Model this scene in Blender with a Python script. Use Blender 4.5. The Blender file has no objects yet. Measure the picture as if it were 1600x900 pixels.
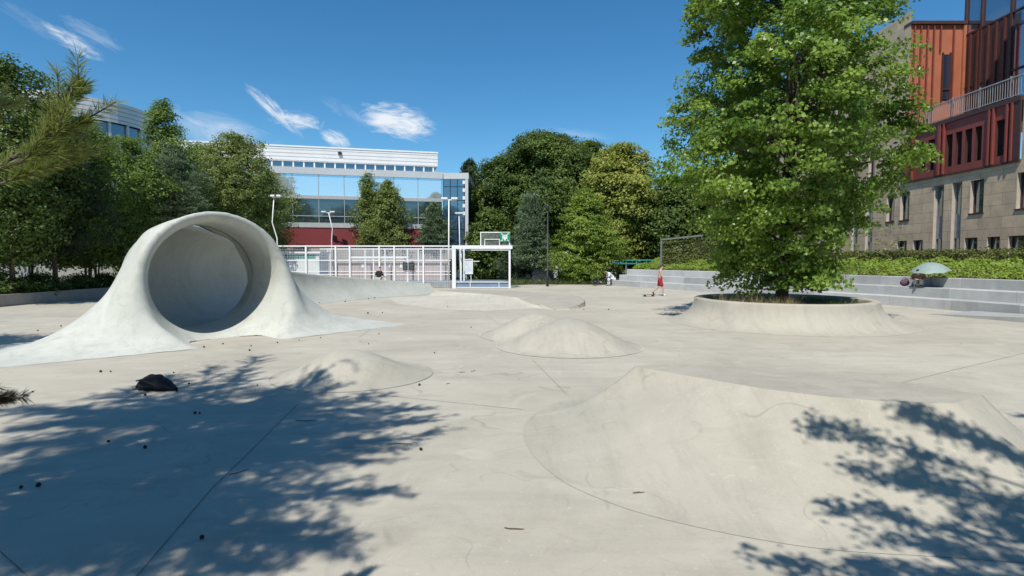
import bpy, bmesh, math, random
import numpy as np
from mathutils import Vector, Matrix
R = math.radians
scene = bpy.context.scene
COL = scene.collection

# ---------------------------------------------------------------- camera
CAM_H, F, HOR = 2.1, 900.0, 404.0
PITCH = math.atan((450 - HOR) / F)
cam = bpy.data.cameras.new('camera'); cam.sensor_width = 36; cam.lens = 36 * F / 1600; cam.clip_end = 3000; cam.clip_start = .05
co = bpy.data.objects.new('camera', cam); COL.objects.link(co)
co.location = (0, 0, CAM_H); co.rotation_euler = (math.pi / 2 - PITCH, 0, 0); scene.camera = co

# ---------------------------------------------------------------- sky + sun
SUN_EL, SUN_AZ = 57.0, 199.0            # azimuth clockwise from +Y
w = bpy.data.worlds.new('World'); scene.world = w; w.use_nodes = True
nt = w.node_tree; N = nt.nodes; L = nt.links; N.clear()
def wn(t, **k):
    n = N.new(t)
    for a, b in k.items(): setattr(n, a, b)
    return n
def wmath(op, a, b=None, c=None, clamp=False):
    n = N.new('ShaderNodeMath'); n.operation = op; n.use_clamp = clamp
    for i, v in enumerate((a, b, c)):
        if v is None: continue
        if isinstance(v, (int, float)): n.inputs[i].default_value = v
        else: L.new(v, n.inputs[i])
    return n.outputs[0]
sky = wn('ShaderNodeTexSky', sky_type='NISHITA'); sky.sun_disc = False
sky.sun_elevation = R(SUN_EL); sky.sun_rotation = R(SUN_AZ)
sky.air_density = 1.0; sky.dust_density = 0.0; sky.ozone_density = 2.2; sky.altitude = 100
hs = wn('ShaderNodeHueSaturation'); hs.inputs['Saturation'].default_value = 1.15; hs.inputs['Value'].default_value = 1.25
tint = wn('ShaderNodeVectorMath'); tint.operation = 'MULTIPLY'; tint.inputs[1].default_value = (.86, 1.15, 1.27)   # deep polarised summer blue
L.new(sky.outputs[0], tint.inputs[0]); L.new(tint.outputs[0], hs.inputs['Color'])
tc = wn('ShaderNodeTexCoord'); sx = wn('ShaderNodeSeparateXYZ'); L.new(tc.outputs['Generated'], sx.inputs[0])
yy = wmath('MAXIMUM', sx.outputs['Y'], .05)
S = wmath('DIVIDE', sx.outputs['X'], yy); T = wmath('DIVIDE', sx.outputs['Z'], yy)
front = wmath('GREATER_THAN', sx.outputs['Y'], .06)
total = None
#        px   py  half-length half-width  angle(deg, down-right positive) strength  noise scale
for i, (px, py, hl, hw, an, st, nsx, nsy) in enumerate([
    (128, 72, 62, 13, 29, .75, 9, 42), (160, 60, 60, 13, 28, .22, 7, 30), (60, 40, 70, 14, 33, .16, 6, 30),
    (432, 174, 58, 11, 42, .75, 12, 46), (468, 190, 46, 15, 8, .85, 12, 36), (625, 194, 66, 28, 14, .95, 8, 26), (640, 206, 50, 14, 4, .7, 8, 30),
    (527, 220, 26, 17, 20, .85, 14, 24), (345, 205, 95, 26, 12, .5, 4, 10), (905, 212, 75, 9, 6, .2, 5, 20), (545, 178, 50, 12, 30, .16, 7, 26)]):
    hl *= 1.0; hw *= 1.05; s0, t0 = (px - 800) / F, (HOR - py) / F
    ca, sa = math.cos(R(-an)), math.sin(R(-an))
    ds, dt = wmath('SUBTRACT', S, s0), wmath('SUBTRACT', T, t0)
    u = wmath('ADD', wmath('MULTIPLY', ds, ca), wmath('MULTIPLY', dt, sa))
    v = wmath('SUBTRACT', wmath('MULTIPLY', dt, ca), wmath('MULTIPLY', ds, sa))
    cx = wn('ShaderNodeCombineXYZ'); L.new(wmath('MULTIPLY', u, nsx), cx.inputs[0]); L.new(wmath('MULTIPLY', v, nsy), cx.inputs[1]); cx.inputs[2].default_value = i * 3.7
    nz = wn('ShaderNodeTexNoise'); nz.inputs['Scale'].default_value = 1.6; nz.inputs['Detail'].default_value = 10; nz.inputs['Roughness'].default_value = .66; nz.inputs['Distortion'].default_value = 1.3
    L.new(cx.outputs[0], nz.inputs['Vector'])
    un, vn = wmath('DIVIDE', u, hl / F), wmath('DIVIDE', v, hw / F)
    rr = wmath('SQRT', wmath('ADD', wmath('MULTIPLY', un, un), wmath('MULTIPLY', vn, vn)))
    core = wmath('MULTIPLY_ADD', rr, -.5, wmath('ADD', nz.outputs[0], -.02))
    e = wmath('MULTIPLY', wmath('SUBTRACT', 1.45, rr, clamp=True), 1.6, clamp=True)
    m = wmath('MULTIPLY', e, wmath('MULTIPLY', wmath('MULTIPLY', core, 2.6, clamp=True), wmath('MULTIPLY', wmath('SUBTRACT', nz.outputs[0], .30, clamp=True), 3.4, clamp=True)), clamp=True)
    m = wmath('MULTIPLY', m, st)
    total = m if total is None else wmath('MAXIMUM', total, m)
total = wmath('MULTIPLY', total, front)
mx = wn('ShaderNodeMix', data_type='RGBA'); L.new(total, mx.inputs[0]); L.new(hs.outputs[0], mx.inputs[6]); mx.inputs[7].default_value = (11, 11.6, 12.2, 1)
bg = wn('ShaderNodeBackground'); bg.inputs[1].default_value = .075; L.new(mx.outputs[2], bg.inputs[0])
ow = wn('ShaderNodeOutputWorld'); L.new(bg.outputs[0], ow.inputs[0])

sl = bpy.data.lights.new('sun', 'SUN'); sl.energy = 5.0; sl.angle = R(.53); sl.color = (1, .96, .89)
so = bpy.data.objects.new('sun', sl); COL.objects.link(so)
az = R(SUN_AZ); el = R(SUN_EL)
sd = Vector((math.sin(az) * math.cos(el), math.cos(az) * math.cos(el), math.sin(el)))
so.rotation_euler = sd.to_track_quat('Z', 'Y').to_euler(); so.location = sd * 60
SHX, SHY = sd.x / sd.z, sd.y / sd.z     # a caster of height z above ground point g stands at g + z*(SHX, SHY)
scene.view_settings.view_transform = 'Standard'; scene.view_settings.look = 'None'
scene.view_settings.exposure = 0.08; scene.view_settings.gamma = 1; scene.view_settings.use_curve_mapping = False
scene.render.engine = 'CYCLES'
scene.cycles.use_denoising = True; scene.cycles.max_bounces = 6; scene.cycles.diffuse_bounces = 3; scene.cycles.transparent_max_bounces = 8
scene.cycles.sample_clamp_indirect = 4

# ---------------------------------------------------------------- helpers
def G(px, py, z=0.0):
    """world point at height z seen at photo pixel"""
    a, b = (px - 800) / F, (450 - py) / F
    d = Vector((a, math.cos(PITCH) + b * math.sin(PITCH), -math.sin(PITCH) + b * math.cos(PITCH)))
    t = (z - CAM_H) / d.z
    return Vector((0, 0, CAM_H)) + d * t
def X_at(px, d): return (px - 800) / F * d
def Z_at(py, d): return CAM_H + (HOR - py) / F * d

def tag(o, label=None, cat=None, group=None, kind=None):
    if label: o['label'] = label
    if cat: o['category'] = cat
    if group: o['group'] = group
    if kind: o['kind'] = kind
    return o
def empty(name, label, cat, loc=(0, 0, 0), rz=0, group=None):
    o = bpy.data.objects.new(name, None); o.empty_display_size = .2; COL.objects.link(o)
    o.location = loc; o.rotation_euler = (0, 0, rz)
    return tag(o, label, cat, group)
def link(name, me, mat=None, parent=None, smooth=False, loc=None):
    o = bpy.data.objects.new(name, me); COL.objects.link(o)
    if mat is not None:
        for m in (mat if isinstance(mat, (list, tuple)) else [mat]): me.materials.append(m)
    if smooth: me.polygons.foreach_set('use_smooth', [True] * len(me.polygons))
    if parent is not None: o.parent = parent
    if loc is not None: o.location = loc
    return o
def copy_tree(o, parent=None):
    c = o.copy(); COL.objects.link(c)
    if parent is not None: c.parent = parent
    for ch in [q for q in bpy.data.objects if q.parent == o]: copy_tree(ch, c)
    return c

class MB:
    """collects verts / faces"""
    def __init__(s): s.v = []; s.f = []
    def quad(s, a, b, c, d):
        n = len(s.v); s.v += [tuple(a), tuple(b), tuple(c), tuple(d)]; s.f.append((n, n + 1, n + 2, n + 3)); return s
    def box(s, x0, x1, y0, y1, z0, z1, M=None):
        n = len(s.v)
        P = [(x, y, z) for z in (z0, z1) for x, y in ((x0, y0), (x1, y0), (x1, y1), (x0, y1))]
        if M is not None: P = [tuple(M @ Vector(p)) for p in P]
        s.v += P
        for q in ((0, 3, 2, 1), (4, 5, 6, 7), (0, 1, 5, 4), (1, 2, 6, 5), (2, 3, 7, 6), (3, 0, 4, 7)): s.f.append(tuple(n + i for i in q))
        return s
    def beam(s, a, b, wx, wz, up=(0, 0, 1)):
        a, b = Vector(a), Vector(b); d = (b - a).normalized(); up = Vector(up)
        if abs(d.dot(up)) > .98: up = Vector((0, 1, 0))
        r = d.cross(up).normalized(); q = r.cross(d)
        n = len(s.v)
        for p in (a, b):
            for i, j in ((-1, -1), (1, -1), (1, 1), (-1, 1)): s.v.append(tuple(p + r * i * wx / 2 + q * j * wz / 2))
        for f in ((0, 1, 2, 3), (7, 6, 5, 4), (0, 4, 5, 1), (1, 5, 6, 2), (2, 6, 7, 3), (3, 7, 4, 0)): s.f.append(tuple(n + i for i in f))
        return s
    def tube(s, pts, rads, k=8, cap=True, closed=False):
        pts = [Vector(p) for p in pts]; m = len(pts); n0 = len(s.v)
        if isinstance(rads, (int, float)): rads = [rads] * m
        ref = None
        for i, p in enumerate(pts):
            if closed: d = (pts[(i + 1) % m] - pts[i - 1])
            else: d = pts[min(i + 1, m - 1)] - pts[max(i - 1, 0)]
            d = d.normalized() if d.length > 1e-9 else Vector((0, 0, 1))
            if ref is None: ref = Vector((1, 0, 0)) if abs(d.x) < .8 else Vector((0, 1, 0))
            r = (ref - d * ref.dot(d))
            r = r.normalized() if r.length > 1e-6 else d.orthogonal().normalized()
            ref = r; q = d.cross(r)
            for j in range(k):
                a = 2 * math.pi * j / k
                s.v.append(tuple(p + (r * math.cos(a) + q * math.sin(a)) * rads[i]))
        for i in range(m if closed else m - 1):
            i2 = (i + 1) % m
            for j in range(k):
                s.f.append((n0 + i * k + j, n0 + i * k + (j + 1) % k, n0 + i2 * k + (j + 1) % k, n0 + i2 * k + j))
        if cap and not closed:
            s.f.append(tuple(n0 + j for j in reversed(range(k)))); s.f.append(tuple(n0 + (m - 1) * k + j for j in range(k)))
        return s
    def ellipsoid(s, c, r, nu=10, nv=7, M=None):
        n0 = len(s.v)
        for i in range(nv + 1):
            t = math.pi * i / nv
            for j in range(nu):
                a = 2 * math.pi * j / nu
                p = Vector((r[0] * math.sin(t) * math.cos(a), r[1] * math.sin(t) * math.sin(a), r[2] * math.cos(t)))
                if M is not None: p = M @ p
                s.v.append(tuple(Vector(c) + p))
        for i in range(nv):
            for j in range(nu):
                s.f.append((n0 + i * nu + j, n0 + (i + 1) * nu + j, n0 + (i + 1) * nu + (j + 1) % nu, n0 + i * nu + (j + 1) % nu))
        return s
    def grid(s, P):
        """P[i][j] points"""
        n0 = len(s.v); a, b = len(P), len(P[0])
        for row in P: s.v += [tuple(p) for p in row]
        for i in range(a - 1):
            for j in range(b - 1): s.f.append((n0 + i * b + j, n0 + (i + 1) * b + j, n0 + (i + 1) * b + j + 1, n0 + i * b + j + 1))
        return s
    def mesh(s, name):
        me = bpy.data.meshes.new(name); me.from_pydata(s.v, [], s.f); me.update(); return me
    def build(s, name, mat, parent=None, smooth=False, bevel=0, loc=None):
        me = s.mesh(name)
        if bevel:
            bm = bmesh.new(); bm.from_mesh(me); bmesh.ops.remove_doubles(bm, verts=bm.verts, dist=1e-5)
            bmesh.ops.bevel(bm, geom=bm.edges[:], offset=bevel, segments=2, affect='EDGES', profile=.7); bm.to_mesh(me); bm.free()
        return link(name, me, mat, parent, smooth, loc)

def mesh_np(name, V, Fq):
    """V (n,3), Fq (m,4) or (m,3)"""
    me = bpy.data.meshes.new(name); k = Fq.shape[1]
    me.vertices.add(len(V)); me.vertices.foreach_set('co', np.ascontiguousarray(V, dtype=np.float32).ravel())
    me.loops.add(Fq.size); me.loops.foreach_set('vertex_index', np.ascontiguousarray(Fq, dtype=np.int32).ravel())
    me.polygons.add(len(Fq)); me.polygons.foreach_set('loop_start', np.arange(0, Fq.size, k, dtype=np.int32))
    me.update(calc_edges=True); me.validate()
    return me

# ---------------------------------------------------------------- materials
def mat_base(name):
    m = bpy.data.materials.new(name); m.use_nodes = True
    n = m.node_tree.nodes; n.clear()
    out = n.new('ShaderNodeOutputMaterial'); b = n.new('ShaderNodeBsdfPrincipled'); m.node_tree.links.new(b.outputs[0], out.inputs[0])
    return m, m.node_tree, b
def plain(name, col, rough=.6, metal=0, spec=.5, var=.12, scale=4.0, bump=0.0, bscale=60):
    m, t, b = mat_base(name); n, l = t.nodes, t.links
    tcn = n.new('ShaderNodeTexCoord'); nz = n.new('ShaderNodeTexNoise'); nz.inputs['Scale'].default_value = scale; nz.inputs['Detail'].default_value = 5
    l.new(tcn.outputs['Object'], nz.inputs['Vector'])
    mp = n.new('ShaderNodeMapRange'); mp.inputs[1].default_value = .3; mp.inputs[2].default_value = .7; mp.inputs[3].default_value = 1 - var; mp.inputs[4].default_value = 1 + var
    l.new(nz.outputs[0], mp.inputs[0])
    mu = n.new('ShaderNodeVectorMath'); mu.operation = 'SCALE'; mu.inputs[0].default_value = col[:3]; l.new(mp.outputs[0], mu.inputs['Scale'])
    l.new(mu.outputs[0], b.inputs['Base Color'])
    b.inputs['Roughness'].default_value = rough; b.inputs['Metallic'].default_value = metal; b.inputs['Specular IOR Level'].default_value = spec
    if bump:
        nb = n.new('ShaderNodeTexNoise'); nb.inputs['Scale'].default_value = bscale; nb.inputs['Detail'].default_value = 4; l.new(tcn.outputs['Object'], nb.inputs['Vector'])
        bp = n.new('ShaderNodeBump'); bp.inputs['Strength'].default_value = bump; bp.inputs['Distance'].default_value = .02; l.new(nb.outputs[0], bp.inputs['Height']); l.new(bp.outputs[0], b.inputs['Normal'])
    return m
def concrete(name, c1, c2, stain=(.22, .2, .17), big=.35, fine=45, streak=None, stain_amt=.35, rough=.75, island=0, marks=0):
    """weathered concrete: cloudy tone, darker stains, trowel streaks, fine speckle"""
    m, t, b = mat_base(name); n, l = t.nodes, t.links
    g = n.new('ShaderNodeNewGeometry'); pos = g.outputs['Position']
    def noise(sc, det=6, ro=.6, vec=None, dist=0):
        q = n.new('ShaderNodeTexNoise'); q.inputs['Scale'].default_value = sc; q.inputs['Detail'].default_value = det; q.inputs['Roughness'].default_value = ro; q.inputs['Distortion'].default_value = dist
        l.new(vec or pos, q.inputs['Vector']); return q.outputs[0]
    def rng(x, a, bb, c, d):
        q = n.new('ShaderNodeMapRange'); q.inputs[1].default_value = a; q.inputs[2].default_value = bb; q.inputs[3].default_value = c; q.inputs[4].default_value = d; l.new(x, q.inputs[0]); return q.outputs[0]
    def mix(fac, a, bb):
        q = n.new('ShaderNodeMix'); q.data_type = 'RGBA'
        if isinstance(fac, float): q.inputs[0].default_value = fac
        else: l.new(fac, q.inputs[0])
        for i, v in ((6, a), (7, bb)):
            if isinstance(v, tuple): q.inputs[i].default_value = (*v, 1)
            else: l.new(v, q.inputs[i])
        return q.outputs[2]
    c = mix(rng(noise(big, 7, .65, dist=.6), .36, .64, 0, 1), c1, c2)
    c = mix(rng(noise(big * 3.1, 8, .7, dist=1.0), .52, .74, 0, stain_amt), c, stain)
    c = mix(rng(noise(big * 9, 9, .75, dist=2.0), .56, .72, 0, stain_amt * .7), c, stain)
    mp = n.new('ShaderNodeMapping'); l.new(pos, mp.inputs['Vector'])
    sv = streak or (3.0, .35, .35); mp.inputs['Scale'].default_value = sv
    c = mix(rng(noise(1.3, 8, .75, mp.outputs[0]), .48, .72, 0, .42), c, tuple(x * .68 for x in c2))
    c = mix(rng(noise(fine, 3, .6), .55, .75, 0, .28), c, tuple(x * .62 for x in c2))
    c = mix(rng(noise(fine * .4, 2, .5), .66, .72, 0, .30), c, tuple(min(x * 1.25, .8) for x in c1))
    if marks:
        def contour(sc, level, width, amt, mask_sc, dist):
            v_ = noise(sc, 2.5, .45, dist=dist)
            d_ = n.new('ShaderNodeMath'); d_.operation = 'SUBTRACT'; d_.inputs[1].default_value = level; l.new(v_, d_.inputs[0])
            ab = n.new('ShaderNodeMath'); ab.operation = 'ABSOLUTE'; l.new(d_.outputs[0], ab.inputs[0])
            ln = rng(ab.outputs[0], width * .3, width, amt, 0)
            mk = rng(noise(mask_sc, 3, .6), .48, .60, 0, 1)
            q = n.new('ShaderNodeMath'); q.operation = 'MULTIPLY'; l.new(ln, q.inputs[0]); l.new(mk, q.inputs[1]); return q.outputs[0]
        c = mix(contour(.35, .5, .0035, .42, .9, .4), c, tuple(x * .55 for x in c2))
        c = mix(contour(.8, .46, .006, .30 * marks, 1.7, .2), c, tuple(x * .6 for x in c2))
        c = mix(contour(.55, .56, .02, .25 * marks, 1.1, .8), c, tuple(min(x * 1.18, .7) for x in c1))
    if island:
        a = n.new('ShaderNodeAttribute'); a.attribute_name = 'tone'
        q = n.new('ShaderNodeVectorMath'); q.operation = 'SCALE'; l.new(c, q.inputs[0]); l.new(rng(a.outputs['Fac'], 0, 1, 1 - island, 1 + island), q.inputs['Scale']); c = q.outputs[0]
    l.new(c, b.inputs['Base Color']); b.inputs['Roughness'].default_value = rough; b.inputs['Specular IOR Level'].default_value = .3
    bp = n.new('ShaderNodeBump'); bp.inputs['Strength'].default_value = .25; bp.inputs['Distance'].default_value = .01
    l.new(noise(fine * .8, 6, .7), bp.inputs['Height']); l.new(bp.outputs[0], b.inputs['Normal'])
    return m
def leafmat(name, col, col2=None, trans=.3, var=.35, clump=.5, rough=.55):
    m, t, b = mat_base(name); n, l = t.nodes, t.links
    col2 = col2 or tuple(min(1, c * 1.7) for c in col)
    g = n.new('ShaderNodeNewGeometry')
    nz = n.new('ShaderNodeTexNoise'); nz.inputs['Scale'].default_value = clump; nz.inputs['Detail'].default_value = 3; l.new(g.outputs['Position'], nz.inputs['Vector'])
    a = n.new('ShaderNodeMath'); a.operation = 'MULTIPLY_ADD'; a.inputs[1].default_value = var; l.new(g.outputs['Random Per Island'], a.inputs[0])
    mr = n.new('ShaderNodeMapRange'); mr.inputs[1].default_value = .35; mr.inputs[2].default_value = .65; mr.inputs[3].default_value = -var * .3; mr.inputs[4].default_value = 1 - var * .7; l.new(nz.outputs[0], mr.inputs[0])
    l.new(mr.outputs[0], a.inputs[2])
    mx_ = n.new('ShaderNodeMix'); mx_.data_type = 'RGBA'; l.new(a.outputs[0], mx_.inputs[0]); mx_.inputs[6].default_value = (*col, 1); mx_.inputs[7].default_value = (*col2, 1)
    l.new(mx_.outputs[2], b.inputs['Base Color']); b.inputs['Roughness'].default_value = rough; b.inputs['Specular IOR Level'].default_value = .35
    tr = n.new('ShaderNodeBsdfTranslucent'); hs_ = n.new('ShaderNodeHueSaturation'); hs_.inputs['Hue'].default_value = .485; hs_.inputs['Value'].default_value = 1.5; l.new(mx_.outputs[2], hs_.inputs['Color']); l.new(hs_.outputs[0], tr.inputs[0])
    ms = n.new('ShaderNodeMixShader'); ms.inputs[0].default_value = trans; l.new(b.outputs[0], ms.inputs[1]); l.new(tr.outputs[0], ms.inputs[2])
    out = [q for q in n if q.type == 'OUTPUT_MATERIAL'][0]; l.new(ms.outputs[0], out.inputs[0])
    return m
def glassmat(name, col, refl=.5, rough=.03):
    m, t, b = mat_base(name); n, l = t.nodes, t.links
    b.inputs['Base Color'].default_value = (*col, 1); b.inputs['Roughness'].default_value = .25
    gl = n.new('ShaderNodeBsdfGlossy'); gl.inputs['Roughness'].default_value = rough; gl.inputs['Color'].default_value = (.86, .95, 1, 1)
    tcn = n.new('ShaderNodeTexCoord'); nz = n.new('ShaderNodeTexNoise'); nz.inputs['Scale'].default_value = .35; l.new(tcn.outputs['Object'], nz.inputs['Vector'])
    bp = n.new('ShaderNodeBump'); bp.inputs['Strength'].default_value = .02; bp.inputs['Distance'].default_value = .05; l.new(nz.outputs[0], bp.inputs['Height']); l.new(bp.outputs[0], gl.inputs['Normal'])
    ms = n.new('ShaderNodeMixShader'); ms.inputs[0].default_value = refl; l.new(b.outputs[0], ms.inputs[1]); l.new(gl.outputs[0], ms.inputs[2])
    out = [q for q in n if q.type == 'OUTPUT_MATERIAL'][0]; l.new(ms.outputs[0], out.inputs[0])
    return m
def ribbed(name, col, dark, period=.22, axis='Z', duty=.25, rough=.5, metal=0):
    m, t, b = mat_base(name); n, l = t.nodes, t.links
    g = n.new('ShaderNodeNewGeometry'); s_ = n.new('ShaderNodeSeparateXYZ'); l.new(g.outputs['Position'], s_.inputs[0])
    d = n.new('ShaderNodeMath'); d.operation = 'DIVIDE'; d.inputs[1].default_value = period; l.new(s_.outputs[axis], d.inputs[0])
    f = n.new('ShaderNodeMath'); f.operation = 'FRACT'; l.new(d.outputs[0], f.inputs[0])
    c = n.new('ShaderNodeMath'); c.operation = 'LESS_THAN'; c.inputs[1].default_value = duty; l.new(f.outputs[0], c.inputs[0])
    nz = n.new('ShaderNodeTexNoise'); nz.inputs['Scale'].default_value = .8; l.new(g.outputs['Position'], nz.inputs['Vector'])
    mx_ = n.new('ShaderNodeMix'); mx_.data_type = 'RGBA'; l.new(c.outputs[0], mx_.inputs[0]); mx_.inputs[6].default_value = (*col, 1); mx_.inputs[7].default_value = (*dark, 1)
    sc_ = n.new('ShaderNodeVectorMath'); sc_.operation = 'SCALE'; l.new(mx_.outputs[2], sc_.inputs[0])
    mr = n.new('ShaderNodeMapRange'); mr.inputs[3].default_value = .88; mr.inputs[4].default_value = 1.1; l.new(nz.outputs[0], mr.inputs[0]); l.new(mr.outputs[0], sc_.inputs['Scale'])
    l.new(sc_.outputs[0], b.inputs['Base Color']); b.inputs['Roughness'].default_value = rough; b.inputs['Metallic'].default_value = metal
    return m
def brickmat(name, c1, c2, mortar, bw, bh, axes, rough=.8, msize=.012):
    """large stone slabs with joints; axes picks which world axes run along the wall"""
    m, t, b = mat_base(name); n, l = t.nodes, t.links
    g = n.new('ShaderNodeNewGeometry'); s_ = n.new('ShaderNodeSeparateXYZ'); l.new(g.outputs['Position'], s_.inputs[0])
    cb = n.new('ShaderNodeCombineXYZ'); l.new(s_.outputs[axes[0]], cb.inputs[0]); l.new(s_.outputs[axes[1]], cb.inputs[1])
    br = n.new('ShaderNodeTexBrick'); br.inputs['Color1'].default_value = (*c1, 1); br.inputs['Color2'].default_value = (*c2, 1); br.inputs['Mortar'].default_value = (*mortar, 1)
    br.inputs['Scale'].default_value = 1; br.inputs['Brick Width'].default_value = bw; br.inputs['Row Height'].default_value = bh; br.inputs['Mortar Size'].default_value = msize; br.inputs['Mortar Smooth'].default_value = .3
    l.new(cb.outputs[0], br.inputs['Vector'])
    nz = n.new('ShaderNodeTexNoise'); nz.inputs['Scale'].default_value = 1.2; nz.inputs['Detail'].default_value = 8; nz.inputs['Roughness'].default_value = .7; l.new(g.outputs['Position'], nz.inputs['Vector'])
    mr = n.new('ShaderNodeMapRange'); mr.inputs[1].default_value = .3; mr.inputs[2].default_value = .7; mr.inputs[3].default_value = .78; mr.inputs[4].default_value = 1.2; l.new(nz.outputs[0], mr.inputs[0])
    sc_ = n.new('ShaderNodeVectorMath'); sc_.operation = 'SCALE'; l.new(br.outputs[0], sc_.inputs[0]); l.new(mr.outputs[0], sc_.inputs['Scale'])
    l.new(sc_.outputs[0], b.inputs['Base Color']); b.inputs['Roughness'].default_value = rough
    return m

M = {}
M['plaza'] = concrete('plaza_concrete', (.475, .44, .36), (.39, .36, .292), stain=(.27, .24, .195), big=.3, streak=(.30, 1.2, 1), stain_amt=.45, marks=1)
M['ramp'] = concrete('ramp_concrete', (.435, .405, .332), (.37, .345, .28), stain=(.26, .245, .2), big=.4, streak=(2.8, .45, .2), stain_amt=.34, marks=1.2)
M['ramp_pale'] = concrete('pale_ramp_concrete', (.52, .485, .40), (.46, .43, .355), stain=(.3, .28, .23), big=.5, stain_amt=.2)
M['scuffed'] = concrete('scuffed_concrete', (.415, .385, .318), (.355, .33, .27), stain=(.22, .205, .175), big=.8, streak=(.5, 2.0, 1), stain_amt=.45)
M['curl'] = concrete('curl_concrete', (.43, .435, .385), (.36, .37, .325), stain=(.2, .21, .185), big=.45, streak=(1.6, 1.6, .22), stain_amt=.4)
M['tube'] = concrete('tube_concrete', (.53, .535, .48), (.45, .46, .41), stain=(.27, .28, .235), big=.45, streak=(2.2, 2.2, .22), stain_amt=.5, marks=1)
M['seatstone'] = concrete('bench_concrete', (.46, .465, .45), (.39, .395, .385), stain=(.18, .18, .17), big=.8, streak=(1, 1, .3), stain_amt=.25, island=.16)
M['kerb'] = concrete('kerb_concrete', (.36, .34, .30), (.29, .275, .24), big=.8)
M['wallconc'] = concrete('wall_concrete', (.36, .345, .325), (.29, .28, .26), big=.5, streak=(1, 1, .2))
M['pinkconc'] = concrete('pink_concrete', (.50, .40, .37), (.42, .34, .32), big=.5, streak=(1, 1, .2), stain_amt=.2)
M['soil'] = plain('soil', (.10, .075, .05), .95, var=.4, scale=3, bump=.5)
M['grass_ground'] = plain('grass_ground', (.075, .09, .035), .95, var=.45, scale=1.2, bump=.6, bscale=30)
M['joint'] = plain('joint', (.22, .20, .168), .9, var=.3)
M['bark'] = plain('bark', (.10, .078, .058), .9, var=.35, scale=9, bump=.7, bscale=25)
M['barkpale'] = plain('pale_bark', (.22, .18, .14), .85, var=.3, scale=9, bump=.4)
M['white'] = plain('white_paint', (.80, .80, .78), .45, var=.04)
M['whitedirty'] = plain('white_panel', (.66, .67, .64), .5, var=.08, scale=1)
M['black'] = plain('black_fabric', (.012, .012, .014), .85, var=.3, scale=8, bump=.4)
M['darkmetal'] = plain('dark_metal', (.035, .037, .038), .5, metal=.3)
M['greymetal'] = plain('grey_metal', (.34, .35, .35), .45, metal=.5)
M['blue_floor'] = plain('blue_floor', (.17, .24, .33), .7, var=.12, scale=.8)
M['green'] = plain('sign_green', (.005, .24, .12), .5, var=.04)
M['teal'] = plain('teal_paint', (.03, .25, .20), .5)
M['skin'] = plain('skin', (.52, .33, .24), .55, var=.06)
M['hair'] = plain('dark_hair', (.03, .02, .015), .7)
M['red_cloth'] = plain('red_cloth', (.33, .02, .03), .8, var=.15, scale=12)
M['white_cloth'] = plain('white_cloth', (.72, .72, .74), .85, var=.08, scale=9)
M['brown_cloth'] = plain('brown_cloth', (.20, .125, .085), .9, var=.2, scale=14)
M['purple_cloth'] = plain('purple_cloth', (.10, .05, .085), .9, var=.2, scale=12)
M['pale_cloth'] = plain('pale_cloth', (.42, .40, .38), .9, var=.1, scale=12)
M['umbrella'] = plain('umbrella_fabric', (.24, .31, .285), .6, var=.08, scale=3)
M['cone'] = plain('pine_cone', (.045, .03, .02), .9, var=.4, scale=40)
M['twig'] = plain('twig', (.11, .085, .06), .9)
M['rubber'] = plain('rubber', (.015, .015, .015), .7)
M['poster'] = plain('poster', (.62, .68, .72), .5, var=.15, scale=3)

# leaf materials (base colours)
M['lf_gum'] = leafmat('leaf_bright', (.085, .165, .018), (.26, .37, .065), trans=.38, clump=.7, rough=.38)
M['lf_dark'] = leafmat('leaf_dark', (.048, .09, .016), (.13, .185, .034), trans=.29, clump=.3)
M['lf_mid'] = leafmat('leaf_mid', (.08, .145, .022), (.19, .27, .055), trans=.34, clump=.4)
M['lf_light'] = leafmat('leaf_light', (.12, .20, .025), (.26, .34, .06), trans=.38, clump=.5)
M['lf_yellow'] = leafmat('leaf_yellow', (.17, .215, .032), (.38, .40, .095), trans=.3, clump=.5)
M['lf_birch'] = leafmat('leaf_birch', (.12, .17, .035), (.25, .30, .085), trans=.36, clump=.6)
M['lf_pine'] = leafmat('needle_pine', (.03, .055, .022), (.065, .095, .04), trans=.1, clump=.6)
M['lf_pinenear'] = leafmat('needle_near', (.13, .18, .035), (.26, .30, .08), trans=.3, clump=3)  # needle colour brightened to make the near bough look sunlit
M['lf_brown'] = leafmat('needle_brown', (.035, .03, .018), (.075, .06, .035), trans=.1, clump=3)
M['lf_spruce'] = leafmat('needle_blue', (.08, .13, .06), (.18, .235, .125), trans=.18, clump=.6)
M['lf_cover'] = leafmat('leaf_cover', (.15, .235, .025), (.28, .37, .055), trans=.34, clump=.8)
M['lf_hedge'] = leafmat('leaf_hedge', (.06, .085, .016), (.17, .185, .045), trans=.22, clump=1.2)
M['lf_dry'] = leafmat('grass_dry', (.22, .17, .08), (.36, .29, .15), trans=.2, clump=2)
M['lf_grass'] = leafmat('grass_green', (.06, .10, .02), (.13, .17, .05), trans=.25, clump=2)

# ---------------------------------------------------------------- ground
def sheet(name, pts, z, mat, kind='structure'):
    me = bpy.data.meshes.new(name); me.from_pydata([(p[0], p[1], z) for p in pts], [], [tuple(range(len(pts)))]); me.update()
    return tag(link(name, me, mat), kind=kind)
sheet('ground', [(-900, -300), (900, -300), (900, 1500), (-900, 1500)], -.012, M['grass_ground'])
plaza_pts = [(-34, -25), (20, -25), (19.2, 19), (18.5, 26), (15, 34), (10, 43), (7.5, 46.2), (5, 46.6), (1.5, 46.4), (-.5, 44), (-.5, 41.4), (-24, 41.4), (-34, 36)]
sheet('plaza', plaza_pts, 0.0, M['plaza'])
sheet('court_floor', [(-24, 41.4), (-.1, 41.4), (-.1, 55.6), (-24, 55.6)], -.004, M['blue_floor'])

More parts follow.
